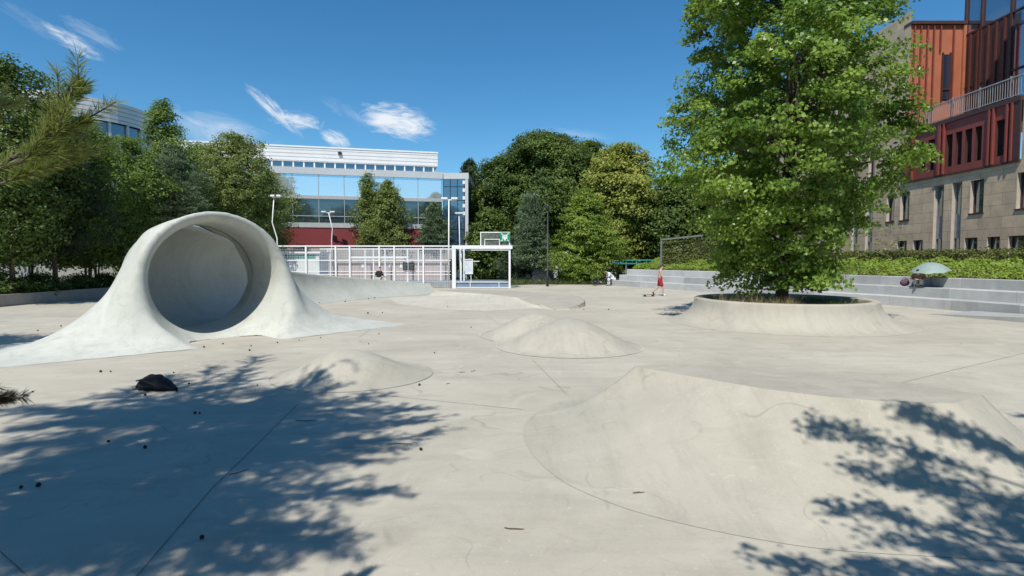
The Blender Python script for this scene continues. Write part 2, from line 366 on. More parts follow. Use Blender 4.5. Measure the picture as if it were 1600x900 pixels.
def strip_line(name, pts, wd=.009, z=.004, mat=None):
    mb = MB(); q = [Vector((p[0], p[1], 0)) for p in pts]
    for a, b in zip(q, q[1:]):
        d = (b - a).normalized(); r = Vector((-d.y, d.x, 0)) * wd / 2
        mb.quad((*(a - r).xy, z), (*(b - r).xy, z), (*(b + r).xy, z), (*(a + r).xy, z))
    return tag(mb.build(name, mat or M['joint']), kind='structure')
for a in [[(210, 905), (330, 765), (465, 632)], [(0, 862), (48, 905)], [(832, 562), (886, 617)], [(560, 528), (585, 510)], [(757, 490), (778, 505)], [(600, 618), (815, 640)],
          [(1600, 552), (1400, 600)], [(1060, 578), (1180, 590)]]:
    strip_line('expansion_joint', [G(*p) for p in a])

# ---------------------------------------------------------------- skate features
def polar(name, label, cat, c, Rb, hfun, mat, nth=160, nr=36, edge=.004):
    """mound over a star-shaped footprint. Rb(th)->radius, hfun(x,y,frac)->height"""
    V = [(c[0], c[1], hfun(c[0], c[1], 0.0, 0))]; Fc = []
    for i in range(1, nr + 1):
        f = (i / nr)
        for j in range(nth):
            th = 2 * math.pi * j / nth; r = Rb(th) * f
            x, y = c[0] + r * math.cos(th), c[1] + r * math.sin(th)
            V.append((x, y, max(hfun(x, y, f, th), 0) + edge))
    for j in range(nth): Fc.append((0, 1 + j, 1 + (j + 1) % nth))
    for i in range(nr - 1):
        for j in range(nth):
            a = 1 + i * nth
            Fc.append((a + j, a + nth + j, a + nth + (j + 1) % nth, a + (j + 1) % nth))
    me = bpy.data.meshes.new(name); me.from_pydata(V, [], Fc); me.update()
    return tag(link(name, me, mat, smooth=True), label, cat)
def ray_poly(c, poly):
    P = [(p[0] - c[0], p[1] - c[1]) for p in poly]
    def f(th):
        dx, dy = math.cos(th), math.sin(th); best = 0
        for (x0, y0), (x1, y1) in zip(P, P[1:] + P[:1]):
            ex, ey = x1 - x0, y1 - y0; den = dx * ey - dy * ex
            if abs(den) < 1e-9: continue
            t = (x0 * ey - y0 * ex) / den; s = (x0 * dy - y0 * dx) / den
            if t > 0 and -1e-6 <= s <= 1 + 1e-6: best = max(best, t)
        return best
    return f
def smooth_closed(pts, n=160, it=3):
    P = [Vector((p[0], p[1])) for p in pts]
    for _ in range(it):
        Q = []
        for a, b in zip(P, P[1:] + P[:1]): Q += [a * .75 + b * .25, a * .25 + b * .75]
        P = Q
    return [(p.x, p.y) for p in P]
def bell(t): return max(0, (1 - t * t)) ** 2.3 * .9 + .1 * max(0, 1 - t)
ca_ = G(541, 585); RA = 1.42
polar('skate_mound', 'low round concrete mound at the edge of the dark pine shadow', 'skate mound', ca_, lambda th: RA * (1 + .10 * math.cos(th)), lambda x, y, f, th: .45 * bell(f), M['ramp'])
c1, r1 = Vector((1.38, 13.75)), 1.72; c2, r2 = Vector((.72, 15.8)), 1.6; cB = Vector((.98, 14.8))
def RB(th):
    d = Vector((math.cos(th), math.sin(th))); best = 0
    r = 0.0
    while r < 5:
        p = cB + d * r
        e = max(1 - (p - c1).length / r1, 1 - (p - c2).length / r2)
        s = math.exp(6 * (1 - (p - c1).length / r1)) + math.exp(6 * (1 - (p - c2).length / r2))
        if s > 1.0: best = r
        r += .02
    return best
def hB(x, y, f, th):
    p = Vector((x, y)); a = .66 * bell(min(1, (p - c1).length / (r1 * 1.08))); b = .60 * bell(min(1, (p - c2).length / (r2 * 1.12)))
    k = math.log(math.exp(9 * a) + math.exp(9 * b) - 1) / 9 if a + b > 0 else 0
    return k * min(1, (1 - f) * 5) ** .7
polar('double_mound', 'double humped concrete mound in the middle of the plaza', 'skate mound', cB, RB, hB, M['ramp'], nth=220, nr=44)

# the big bank in the right foreground
HC = .72
plat = [G(*p, HC).xy for p in [(990, 573), (1100, 592), (1200, 609), (1300, 621), (1400, 629), (1490, 631)]]
plat += [(4.75, 5.75), (4.45, 6.25), (3.75, 6.85), (2.9, 7.25), (2.1, 7.5)]
foot = [G(*p).xy for p in [(960, 598), (905, 618), (840, 640), (812, 670), (825, 705), (870, 750), (940, 782), (1010, 806), (1150, 838), (1300, 862)]]
foot += [Vector(p) for p in [(3.1, 3.95), (4.2, 3.75), (5.2, 4.0), (5.75, 5.0), (5.7, 6.3), (5.1, 7.2), (4.2, 8.1), (3.2, 9.0), (2.3, 9.7)]]
cC = Vector((3.0, 6.72))
Rp, Rf = ray_poly(cC, [tuple(p) for p in plat]), ray_poly(cC, smooth_closed(foot))
def prof_f(s): return s ** 1.85 * .96 + .04 * s
NR = 44; fr_plat = .4
def big_bank():
    nth = 260; V = [(cC.x, cC.y, HC)]; Fc = []; rows = []
    fs = [('p', i / 8) for i in range(1, 9)] + [('f', i / 30) for i in range(1, 31)]
    for k, f in fs:
        for j in range(nth):
            th = 2 * math.pi * j / nth; a, b = Rp(th), max(Rf(th), Rp(th) + .15)
            if k == 'p': r = a * f; z = HC + .012 * (1 - f)
            else: r = a + (b - a) * f; z = HC * prof_f(1 - f)
            V.append((cC.x + r * math.cos(th), cC.y + r * math.sin(th), z + .004))
    for j in range(nth): Fc.append((0, 1 + j, 1 + (j + 1) % nth))
    for i in range(len(fs) - 1):
        a = 1 + i * nth
        for j in range(nth): Fc.append((a + j, a + nth + j, a + nth + (j + 1) % nth, a + (j + 1) % nth))
    me = bpy.data.meshes.new('concrete_bank'); me.from_pydata(V, [], Fc); me.update()
    o = link('concrete_bank', me, [M['ramp'], M['scuffed']], smooth=True)
    mi = np.zeros(len(me.polygons), np.int32); mi[:nth * 8] = 1; me.polygons.foreach_set('material_index', mi)
    sh = np.zeros(len(me.edges), bool); lo_, hi_ = 1 + 7 * 260, 1 + 8 * 260
    for e in me.edges:
        a, b = e.vertices
        if lo_ <= a < hi_ and lo_ <= b < hi_: sh[e.index] = True
    at = me.attributes.new('sharp_edge', 'BOOLEAN', 'EDGE'); at.data.foreach_set('value', sh)
    return tag(o, 'large concrete bank with flat top filling the right foreground', 'skate bank')
big_bank()

def outline(pts, wd, mat, z=.009):
    q = list(pts); strip_line('cold_joint', q + q[:1], wd, z, mat)
M['paleline'] = plain('pale_mortar', (.475, .45, .39), .85, var=.3, scale=3)
M['greyline'] = plain('grey_mortar', (.33, .31, .265), .85, var=.35, scale=3)
outline([(cB.x + (RB(t) + .015) * math.cos(t), cB.y + (RB(t) + .015) * math.sin(t)) for t in np.linspace(0, 2 * math.pi, 160, endpoint=False)], .035, M['paleline'])
outline([(ca_.x + RA * (1 + .10 * math.cos(t)) * math.cos(t), ca_.y + RA * (1 + .10 * math.cos(t)) * math.sin(t)) for t in np.linspace(0, 2 * math.pi, 120, endpoint=False)], .010, M['greyline'])

# low platform bank in front of the court
def low_platform():
    c = Vector((-.2, 27.8)); H = .35
    pl = [(-4.3, 31.6), (-2.0, 29.0), (.35, 26.6), (1.0, 24.8), (1.75, 23.4), (2.35, 23.6), (2.8, 24.2), (3.12, 25.0), (3.28, 25.8), (3.25, 26.6), (3.0, 27.4), (2.5, 28.2), (0, 31), (-3, 33)]
    ft = [(-6.6, 30.6), (-5.3, 26.6), (-2.9, 23.5), (-1.0, 23.0), (1.0, 24.2), (1.76, 23.38), (2.38, 23.57), (2.83, 24.17), (3.15, 24.98), (3.31, 25.8), (3.28, 26.62), (3.03, 27.43), (2.52, 28.24), (0, 31.05), (-3.2, 33.8)]
    A, B = ray_poly(c, pl), ray_poly(c, ft); nth = 240
    def zp(y): return .03 + (H - .03) * max(0, min(1, (y - 23.4) / 4.6)) ** .7
    V = [(c.x, c.y, H)]; Fc = []
    fs = [('p', i / 8) for i in range(1, 9)] + [('f', i / 16) for i in range(1, 17)]
    for k, f in fs:
        for j in range(nth):
            th = 2 * math.pi * j / nth; a = A(th); b = max(B(th), a + .02)
            r = a * f if k == 'p' else a + (b - a) * f
            x, y = c.x + r * math.cos(th), c.y + r * math.sin(th)
            ye = c.y + a * math.sin(th)
            z = zp(y) if k == 'p' else zp(ye) * prof_f(1 - f)
            V.append((x, y, z + .004))
    for j in range(nth): Fc.append((0, 1 + j, 1 + (j + 1) % nth))
    for i in range(len(fs) - 1):
        a = 1 + i * nth
        for j in range(nth): Fc.append((a + j, a + nth + j, a + nth + (j + 1) % nth, a + (j + 1) % nth))
    rim = MB(); n_ = len(pl)
    for a_, b_ in zip(pl[2:11], pl[3:12]):
        A_, B_2 = Vector(a_), Vector(b_); ia, ib = A_ + (c - A_).normalized() * .07, B_2 + (c - B_2).normalized() * .07
        rim.quad((*A_, zp(A_.y) + .009), (*B_2, zp(B_2.y) + .009), (*ib, zp(B_2.y) + .009), (*ia, zp(A_.y) + .009))
    tag(rim.build('cold_joint', M['greyline']), kind='structure')
    me = bpy.data.meshes.new('concrete_platform'); me.from_pydata(V, [], Fc); me.update()
    mi = np.zeros(len(me.polygons), np.int32); mi[:nth * 8] = 1; me.polygons.foreach_set('material_index', mi)
    tag(link('concrete_platform', me, [M['ramp_pale'], M['scuffed']]), 'low concrete platform with banked front before the white goal', 'skate platform')
low_platform()

# round planter with banked skirt (ring wall, open in the middle)
PC = Vector((8.95, 19.05))
pt = empty('round_planter', 'round concrete planter with flared skirt around the big leafy tree', 'planter', (PC.x, PC.y, 0))
mb = MB(); nth = 120; P = []
prof = [(3.72, .003), (3.5, .03), (3.28, .1), (3.1, .2), (2.96, .33), (2.86, .48), (2.80, .62), (2.775, .735), (2.76, .775), (2.73, .79), (2.55, .79), (2.52, .775), (2.50, .74), (2.49, .45)]
for r, z in prof:
    P.append([((r + (.28 * max(0, math.cos(2 * math.pi * j / nth - .15)) if z < .5 else 0) * (1 - z / .5 if z < .5 else 0)) * math.cos(2 * math.pi * j / nth), r * math.sin(2 * math.pi * j / nth), z) for j in range(nth + 1)])
mb.grid(P[::-1]); mb.build('skirt', M['ramp'], pt, smooth=True)
mb = MB(); mb.grid([[(r * math.cos(2 * math.pi * j / 48), r * math.sin(2 * math.pi * j / 48), z) for j in range(49)] for r, z in ((0.01, .66), (1.2, .64), (2.5, .56))]); mb.build('planting_soil', M['soil'], pt, smooth=True)

# ---- tube: implicit surface turned into a mesh with surface nets
def surface_nets(Fn, lo, hi, h):
    xs, ys, zs = [np.arange(lo[i], hi[i] + h, h) for i in range(3)]
    Xg, Yg, Zg = np.meshgrid(xs, ys, zs, indexing='ij'); A = Fn(Xg, Yg, Zg); nx, ny, nz = A.shape
    off = [(i, j, k) for i in (0, 1) for j in (0, 1) for k in (0, 1)]
    C = {o: A[o[0]:nx - 1 + o[0], o[1]:ny - 1 + o[1], o[2]:nz - 1 + o[2]] for o in off}
    neg = sum((C[o] < 0).astype(int) for o in off); act = (neg > 0) & (neg < 8)
    idx = -np.ones(act.shape, int); ii = np.argwhere(act); idx[act] = np.arange(len(ii))
    acc = np.zeros((len(ii), 3)); cnt = np.zeros(len(ii))
    for a in off:
        for ax in range(3):
            if a[ax]: continue
            b = list(a); b[ax] = 1; b = tuple(b)
            va, vb = C[a][act], C[b][act]; m = (va < 0) != (vb < 0)
            t = np.where(m, va / np.where(m, va - vb, 1), 0)
            p = np.array(a, float)[None] + t[:, None] * (np.array(b) - np.array(a))[None]
            acc[m] += p[m]; cnt[m] += 1
    V = (ii + acc / cnt[:, None]) * h + np.array(lo)
    for _ in range(3):
        e = 1e-3; f0 = Fn(*V.T); g = np.stack([(Fn(*(V + e * np.eye(3)[k]).T) - f0) / e for k in range(3)], 1)
        st = -f0[:, None] * g / np.maximum((g * g).sum(1), 1e-6)[:, None]
        V = V + np.clip(st, -h * .5, h * .5)
    Q = []
    for ax in range(3):
        sl0 = [slice(None)] * 3; sl1 = [slice(None)] * 3; sl0[ax] = slice(0, -1); sl1[ax] = slice(1, None)
        a, b = A[tuple(sl0)] < 0, A[tuple(sl1)] < 0
        o1, o2 = [q for q in range(3) if q != ax]
        if ax == 1: o1, o2 = o2, o1
        for flip, mm in ((False, a & ~b), (True, ~a & b)):
            e = np.argwhere(mm)
            ok = (e[:, o1] > 0) & (e[:, o2] > 0) & (e[:, o1] < act.shape[o1]) & (e[:, o2] < act.shape[o2]); e = e[ok]
            def cell(d1, d2):
                c = e.copy(); c[:, o1] -= d1; c[:, o2] -= d2; return idx[c[:, 0], c[:, 1], c[:, 2]]
            q = np.stack([cell(1, 1), cell(0, 1), cell(0, 0), cell(1, 0)], 1)
            Q.append(q[:, ::-1] if flip else q)
    return V, np.concatenate(Q)
TC = Vector((-8.15, 15.55)); TAX = R(48)                       # axis into the tube points 53 deg left of +Y
TR = 1.5
def smin(a, b, k):
    h = np.clip(.5 + .5 * (b - a) / k, 0, 1); return b * (1 - h) + a * h - k * h * (1 - h)
def tube_f(u, v, z):
    au = np.abs(u); vv = v + .0
    zc = TR + .06
    rho = np.sqrt((u / 1.06) ** 2 + (z - zc) ** 2)
    # ring with a slightly waisted outside
    ro = 1.68 + .12 * np.clip((.1 - vv) / .7, 0, 1.2) ** 2 - .06 * np.clip((vv - .4) / .8, 0, 1)
    ring = np.maximum(rho - ro, np.abs(vv - .3) - .92)
    # side skirts
    reach = np.where(u > 0, 3.9, 3.6)
    s = np.clip((au - 1.45) / reach, 0, 1)
    Hs = 2.45 * (1 - s) ** 2.5 + .01
    wv = 1.55 + .35 * (1 - s) + np.where(v > 0, .3, 0)
    q = np.clip((np.abs(vv) - .30) / wv, 0, 1.3)
    hb = Hs * np.sign(1 - q) * np.abs(1 - q) ** 2.1
    skirt = (z - hb) * .62
    skirt = np.where(q > 1, np.maximum(skirt, (q - 1) * wv + .05 * 0 + np.maximum(z, 0) * .5), skirt)
    skirt = np.maximum(skirt, au - 1.45 - reach)
    d = smin(ring, skirt, .75)
    rh = TR - .02 + .14 * np.clip((-vv - .2) / .5, 0, 1.5) ** 2
    hole = rh - rho
    k = .14
    h = np.clip(.5 - .5 * (d - hole) / k, 0, 1)               # smooth max
    return hole * h + d * (1 - h) + k * h * (1 - h)
V, Q = surface_nets(tube_f, (-5.8, -2.3, -.05), (5.8, 2.6, 3.75), .065)
V[:, 2] += .004
def laplace(V, Q, it, lam=.5):
    E = np.concatenate([Q[:, [0, 1]], Q[:, [1, 2]], Q[:, [2, 3]], Q[:, [3, 0]]]); E = np.concatenate([E, E[:, ::-1]])
    for _ in range(it):
        acc = np.zeros_like(V); cnt = np.zeros(len(V)); np.add.at(acc, E[:, 0], V[E[:, 1]]); np.add.at(cnt, E[:, 0], 1)
        D = acc / np.maximum(cnt, 1)[:, None] - V; V = V + lam * D
    return V
V = laplace(V, Q, 14)
me = mesh_np('tube_mouth', V, Q)
tb = empty('concrete_tube', 'big round concrete skate tube with wide flared base', 'skate tube', (TC.x, TC.y, 0), TAX)
link('tube_mouth', me, M['tube'], tb, smooth=True)
# the pipe behind the mouth opens into a curling wall which falls away to the right (world coords)
cl = [(-8.86, 16.19), (-9.58, 16.95), (-10.0, 18.4), (-9.95, 20.2), (-9.5, 22.5), (-9.0, 25), (-8.7, 27.2), (-7.6, 30), (-6.0, 32.3), (-4.1, 34.2)]
ph = [178, 176, 172, 157, 127, 100, 85, 73, 62, 50]
def catmull(P, n):
    P = np.array(P, float); out = []; m = len(P)
    for i in range(m - 1):
        p0, p1, p2, p3 = P[max(i - 1, 0)], P[i], P[i + 1], P[min(i + 2, m - 1)]
        for t in np.linspace(0, 1, n, endpoint=False):
            out.append(.5 * (2 * p1 + (p2 - p0) * t + (2 * p0 - 5 * p1 + 4 * p2 - p3) * t * t + (3 * p1 - p0 - 3 * p2 + p3) * t ** 3))
    out.append(P[-1]); return np.array(out)
CL = catmull([(a[0], a[1], b) for a, b in zip(cl, ph)], 8)
rows = []
for i, (x, y, p) in enumerate(CL):
    d = CL[min(i + 1, len(CL) - 1)][:2] - CL[max(i - 1, 0)][:2]; d /= np.linalg.norm(d); b = np.array((-d[1], d[0]))
    Rr = 1.47 + .11 * min(1, i / 30); row = []
    wob = p
    for k in range(25):
        a = R(wob) * k / 24; o, z = Rr * math.sin(a), Rr * (1 - math.cos(a))
        row.append((x + b[0] * o * 1.06, y + b[1] * o * 1.06, z + .006 + .075 * max(0, 1 - i / 14)))
    ae = R(wob); Ro = Rr + .09 + .05 * min(1, i / 12)
    for k in range(12):
        a = ae * (1 - k / 11) if ae < math.pi / 2 else ae + (math.pi / 2 - ae) * k / 11
        o, z = Ro * math.sin(a), Rr + .0 - Ro * math.cos(a)
        if ae < math.pi / 2: o = Rr * math.sin(ae) + .25 + .6 * k / 11; z = Rr * (1 - math.cos(ae)) * (1 - k / 11)
        row.append((x + b[0] * o, y + b[1] * o, z))
    row.append((row[-1][0] + b[0] * .15, row[-1][1] + b[1] * .15, -.05))
    rows.append(row)
mb = MB(); mb.grid(rows[::-1])
right = []  # right half of the pipe, added to keep light out of the tube
for i in range(0, 13):
    x, y, p = CL[i]; d = CL[i + 1][:2] - CL[max(i - 1, 0)][:2]; d /= np.linalg.norm(d); b = np.array((-d[1], d[0]))
    Rr = 1.47 + .11 * min(1, i / 30); pr = R((178, 140, 98, 82, 72, 62, 52, 42, 32, 24, 16, 10, 6)[i]); row = []
    for k in range(25): a = -pr * k / 24; row.append((x + b[0] * Rr * 1.06 * math.sin(a), y + b[1] * Rr * 1.06 * math.sin(a), Rr * (1 - math.cos(a)) + .006 + .075 * max(0, 1 - i / 14)))
    for k in range(13): a = -pr * (1 - k / 12); Ro = Rr + .1; row.append((x + b[0] * Ro * math.sin(a), y + b[1] * Ro * math.sin(a), max(Rr - Ro * math.cos(a), -.02)))
    right.append(row)
mb.grid(right)
n0 = len(mb.v); mb.v += right[-1]; mb.f.append(tuple(range(n0, n0 + len(right[-1]))))
n0 = len(mb.v); mb.v += rows[-1]; mb.f.append(tuple(range(n0, n0 + len(rows[-1]))))
o = mb.build('curling_wall', M['curl'], None, smooth=True); o.parent = tb; o.matrix_parent_inverse = Matrix.Rotation(-TAX, 4, 'Z') @ Matrix.Translation((-TC.x, -TC.y, 0))

# ---------------------------------------------------------------- stepped seating on the right
arc = catmull([(7.75, 44.7, 0), (9.6, 41.2, 0), (12.1, 36.4, 0), (14.8, 31.0, 0), (17.0, 25.9, 0), (18.3, 21.5, 0), (18.9, 17.0, 0), (18.8, 11, 0)], 7)[:, :2]
def offset(A, d):
    out = []
    for i, p in enumerate(A):
        t = A[min(i + 1, len(A) - 1)] - A[max(i - 1, 0)]; t /= np.linalg.norm(t)
        out.append(p + d * np.array((-t[1], t[0])))          # left of travel (travel is towards the camera) = away from the plaza
    return np.array(out)
st = empty('stepped_seating', 'three tier curved grey concrete seating steps along the plaza edge', 'seating steps', (arc[20][0], arc[20][1], 0))
inv = Matrix.Translation((-arc[20][0], -arc[20][1], 0))
def tier(name, d0, d1, z0, z1, seed):
    rr = random.Random(seed); A, B = offset(arc, d0), offset(arc, d1); V = []; Fc = []; tone = []
    n = len(A); i = 0
    while i < n - 1:
        j = min(n - 1, i + rr.choice((4, 5, 6))); t = rr.random(); g = .012
        for k in range(i, j):
            a0, a1, b0, b1 = A[k], A[k + 1], B[k], B[k + 1]
            if k == i: a0 = a0 + (a1 - a0) / np.linalg.norm(a1 - a0) * g; b0 = b0 + (b1 - b0) / np.linalg.norm(b1 - b0) * g
            lip = .03
            o0 = (a0 - b0) / np.linalg.norm(a0 - b0) * lip; o1 = (a1 - b1) / np.linalg.norm(a1 - b1) * lip
            m = len(V)
            V += [(*a0, z0), (*a1, z0), (*a1, z1 - .02), (*a0, z1 - .02), (*(a0 - o0 * .6), z1), (*(a1 - o1 * .6), z1), (*b1, z1), (*b0, z1)]
            Fc += [(m, m + 3, m + 2, m + 1), (m + 3, m + 4, m + 5, m + 2), (m + 4, m + 7, m + 6, m + 5)]; tone += [t] * 3
            if k == i: V += [(*b0, z0)]; Fc.append((m, m + 8, m + 7, m + 3)); tone.append(t)
            elif k == j - 1: V += [(*b1, z0)]; Fc.append((m + 1, m + 2, m + 6, m + 8)); tone.append(t)
        i = j
    me = bpy.data.meshes.new(name); me.from_pydata(V, [], Fc); me.update()
    at = me.attributes.new('tone', 'FLOAT', 'FACE'); at.data.foreach_set('value', tone)
    o = link(name, me, M['seatstone'], st); o.matrix_parent_inverse = inv
for k, (d0, d1, z0, z1) in enumerate(((0, .75, -.05, .42), (.72, 1.5, .30, .84), (1.47, 1.95, .7, 1.26))): tier('seat_tier', d0, d1, z0, z1, 5 + k)
# low ledge rising out of the plaza at the far right
mb = MB(); A = G(1452, 491); B_ = G(1640, 508); C_ = Vector((18.2, 18.6, 0)); D_ = Vector((18.0, 24.5, 0))
mb.v = [(A.x, A.y, 0), (B_.x, B_.y, 0), (18.85, 17.5, 0), (18.0, 22.4, 0), (A.x, A.y, .02), (B_.x, B_.y, .2), (18.85, 17.5, .22), (18.0, 22.4, .06)]
mb.f = [(0, 1, 5, 4), (4, 5, 6, 7), (1, 2, 6, 5), (2, 3, 7, 6), (3, 0, 4, 7)]
tag(mb.build('concrete_ledge', M['seatstone']), 'low wedge shaped concrete ledge in front of the seating steps', 'ledge')

# raised planting bed behind the steps: sloping earth as structure
bedrows = [[(*p, z) for p in offset(arc, d)] for d, z in ((1.93, .9), (1.95, 1.22), (3.2, 1.45), (4.6, 1.75), (7.0, 1.9), (12, 1.9), (12.2, -.1))]
mb = MB(); mb.grid(bedrows); tag(mb.build('planting_bed', M['soil'], smooth=True), kind='structure')

# ---------------------------------------------------------------- foliage tools
def leaf_quads(C, Nrm, Ln, Wd, rng, fold=.25, shape='kite', along=None):
    """one leaf per row. C centre, Nrm normal, Ln length, Wd width -> verts, quads"""
    n = len(C)
    a = rng.normal(size=(n, 3)) if along is None else along
    a = a - Nrm * (a * Nrm).sum(1)[:, None]; a /= np.maximum(np.linalg.norm(a, axis=1), 1e-6)[:, None]
    b = np.cross(Nrm, a)
    L2, W2 = Ln[:, None] / 2, Wd[:, None] / 2
    p0 = C - a * L2; p2 = C + a * L2; m = C - a * L2 * .15
    p1 = m + b * W2 + Nrm * W2 * fold; p3 = m - b * W2 + Nrm * W2 * fold
    V = np.stack([p0, p1, p2, p3], 1).reshape(-1, 3)
    return V, np.arange(4 * n).reshape(n, 4)
def unit(v): return v / np.maximum(np.linalg.norm(v, axis=-1, keepdims=True), 1e-9)

PROFILES = {
    'round': lambda t: np.sqrt(np.clip(1 - (2 * t - 1) ** 2 * .96, 0, 1)) * (1 - .12 * t),
    'oval': lambda t: np.clip(np.sin(np.pi * np.clip(t * .93 + .05, 0, 1)), 0, 1) ** .6,
    'cone': lambda t: np.clip(1.02 - t, 0, 1) ** .8 * np.clip(t * 6 + .45, 0, 1),
    'column': lambda t: np.clip(1 - t ** 3, 0, 1) ** .6 * np.clip(t * 5 + .5, 0, 1),
    'gum': lambda t: np.clip(np.interp(t, [0, .08, .2, .32, .5, .7, .85, 1], [.46, .56, .74, 1.0, .98, .9, .62, .1]), 0, 1),
    'bush': lambda t: np.clip(np.interp(t, [0, .15, .4, .7, .9, 1], [.8, 1, .92, .65, .35, .05]), 0, 1),
}
def crown(rng, z0, z1, rad, prof, n_clump, per, leaf, csize, flat=.55, shell=.55, droop=0, lump=.22, needle=False, aspect=.62, sq=1.0):
    pr = PROFILES[prof]
    ph_ = rng.uniform(0, 6.28, 6); fr = rng.integers(2, 6, 6)
    C = []
    while len(C) < n_clump:
        t = rng.uniform(0, 1, 400) ** .9; th = rng.uniform(0, 2 * np.pi, 400)
        env = pr(t)
        keep = rng.uniform(0, 1, 400) < env + .12
        lum = 1 + lump * (np.sin(fr[0] * th + ph_[0] + 5 * t) * .5 + np.sin(fr[1] * th + ph_[1] - 9 * t) * .5 + np.sin(13 * t + ph_[2] + 2 * th) * .6)
        rr = env * rad * lum * rng.uniform(0, 1, 400) ** shell
        P = np.stack([rr * np.cos(th), rr * np.sin(th) * sq, z0 + t * (z1 - z0)], 1)[keep]
        C += list(P)
    C = np.array(C[:n_clump])
    cen = np.array([0, 0, z0 + .45 * (z1 - z0)])
    sc = csize * rng.uniform(.6, 1.35, n_clump)
    idx = np.repeat(np.arange(n_clump), per); n = len(idx)
    D = rng.normal(size=(n, 3)); D = unit(D) * rng.uniform(0, 1, (n, 1)) ** .45 * np.array([1, 1, flat]) * sc[idx][:, None]
    D[:, 2] -= droop * (D[:, 0] ** 2 + D[:, 1] ** 2) / np.maximum(sc[idx], .01)
    P = C[idx] + D
    outw = unit(P - cen)
    if needle:
        al = unit(outw * np.array([1, 1, .3]) + rng.normal(size=(n, 3)) * .55 + np.array([0, 0, .25])); nr = unit(rng.normal(size=(n, 3)) + np.array([0, 0, .8]))
        nr = unit(nr - al * (nr * al).sum(1)[:, None])
        V, Q = leaf_quads(P, nr, leaf * rng.uniform(.7, 1.4, n), leaf * aspect * rng.uniform(.7, 1.3, n), rng, along=al)
    else:
        nr = unit(outw * .55 + D / np.maximum(sc[idx], .01)[:, None] * .35 + rng.normal(size=(n, 3)) * .5 + np.array([0, 0, .45]))
        V, Q = leaf_quads(P, nr, leaf * rng.uniform(.65, 1.35, n), leaf * aspect * rng.uniform(.7, 1.3, n), rng)
    return V, Q, C
def limbs(rng, C, height, z_start, r0, n_limb, lean=(0, 0), stems=1, spread=.5, r_min=.018):
    mb = MB()
    tops = []
    for s in range(stems):
        off = np.array([rng.uniform(-spread, spread), rng.uniform(-spread, spread)]) if stems > 1 else np.zeros(2)
        k = 7; pts = []
        for i in range(k):
            f = i / (k - 1)
            pts.append((off[0] * (.25 + f) + lean[0] * f + rng.normal() * .03 * height * .1 * (i > 0), off[1] * (.25 + f) + lean[1] * f + rng.normal() * .03 * height * .1 * (i > 0), f * height * .93 - .06 * (i == 0)))
        rads = [max(r0 * (1.35 if i == 0 else 1) * (1 - .92 * i / (k - 1)) * (.65 if stems > 1 else 1), .012) for i in range(k)]
        mb.tube(pts, rads, k=8); tops.append((pts, rads))
    pick = rng.choice(len(C), min(n_limb, len(C)), replace=False)
    for c in C[pick]:
        pts, rads = tops[rng.integers(0, len(tops))]
        zt = max(z_start * .9, min(height * .88, c[2] - .35 * math.hypot(c[0], c[1]) - .1))
        f = np.clip(zt / (height * .93), 0, .98) * (len(pts) - 1); i = int(f); fr = f - i
        a = Vector(pts[i]).lerp(Vector(pts[min(i + 1, len(pts) - 1)]), fr); ra = rads[i] * (1 - fr) + rads[min(i + 1, len(pts) - 1)] * fr
        b = Vector(c); mid = a.lerp(b, .5) + Vector((0, 0, .08 * (b - a).length)) + Vector(rng.normal(size=3) * .04 * (b - a).length)
        mb.tube([a, a.lerp(mid, .6), mid, mid.lerp(b, .55), b], [ra * .5, ra * .42, max(ra * .32, r_min), max(ra * .2, r_min * .7), r_min * .5], k=5)
    return mb
def tree(name, label, loc, h, z0, rad, prof, mat, n_clump, per, leaf, csize, seed, cat='tree', group=None, r0=None, bark='bark', n_limb=40, lean=(0, 0), stems=1, trunk_name='trunk', **kw):
    rng = np.random.default_rng(seed)
    root = empty(name, label, cat, loc, 0, group)
    V, Q, C = crown(rng, z0, h, rad, prof, n_clump, per, leaf, csize, **kw)
    if lean != (0, 0): V[:, 0] += lean[0] * V[:, 2] / h; V[:, 1] += lean[1] * V[:, 2] / h; C[:, 0] += lean[0] * C[:, 2] / h; C[:, 1] += lean[1] * C[:, 2] / h
    link('crown', mesh_np('crown', V, Q), M[mat], root)
    limbs(rng, C, h, z0, r0 or h * .018, n_limb, lean, stems).build(trunk_name, M[bark], root, smooth=True)
    return root
def tree_px(name, label, px, top, hw, d, prof, mat, base_py=None, dens=1.0, leaf=.22, **kw):
    """a tree standing at distance d, sized from where it appears"""
    h = Z_at(top, d); rad = hw / F * d; z0 = max(.4, Z_at(base_py, d)) if base_py else h * .2
    n = int(70 * dens * (rad * (h - z0)) ** .75)
    return tree(name, label, (X_at(px, d), d, 0), h, z0, rad, prof, mat, n, kw.pop('per', 26), leaf, kw.pop('csize', .28 * rad ** .5 + .15), kw.pop('seed', px), **kw)

# ---- the big planter tree
rng = np.random.default_rng(11)
bt = empty('leafy_tree', 'tall bright green leafy tree growing in the round planter', 'tree', (PC.x - .1, PC.y, .6))
V, Q, C = crown(rng, .5, 13.4, 3.42, 'gum', 900, 118, .136, .58, flat=.38, shell=.36, droop=.4, lump=.24, aspect=.7)
link('crown', mesh_np('crown', V, Q), M['lf_gum'], bt)
limbs(rng, C, 12.8, .8, .2, 120, stems=3, spread=.45).build('trunk', M['bark'], bt, smooth=True)
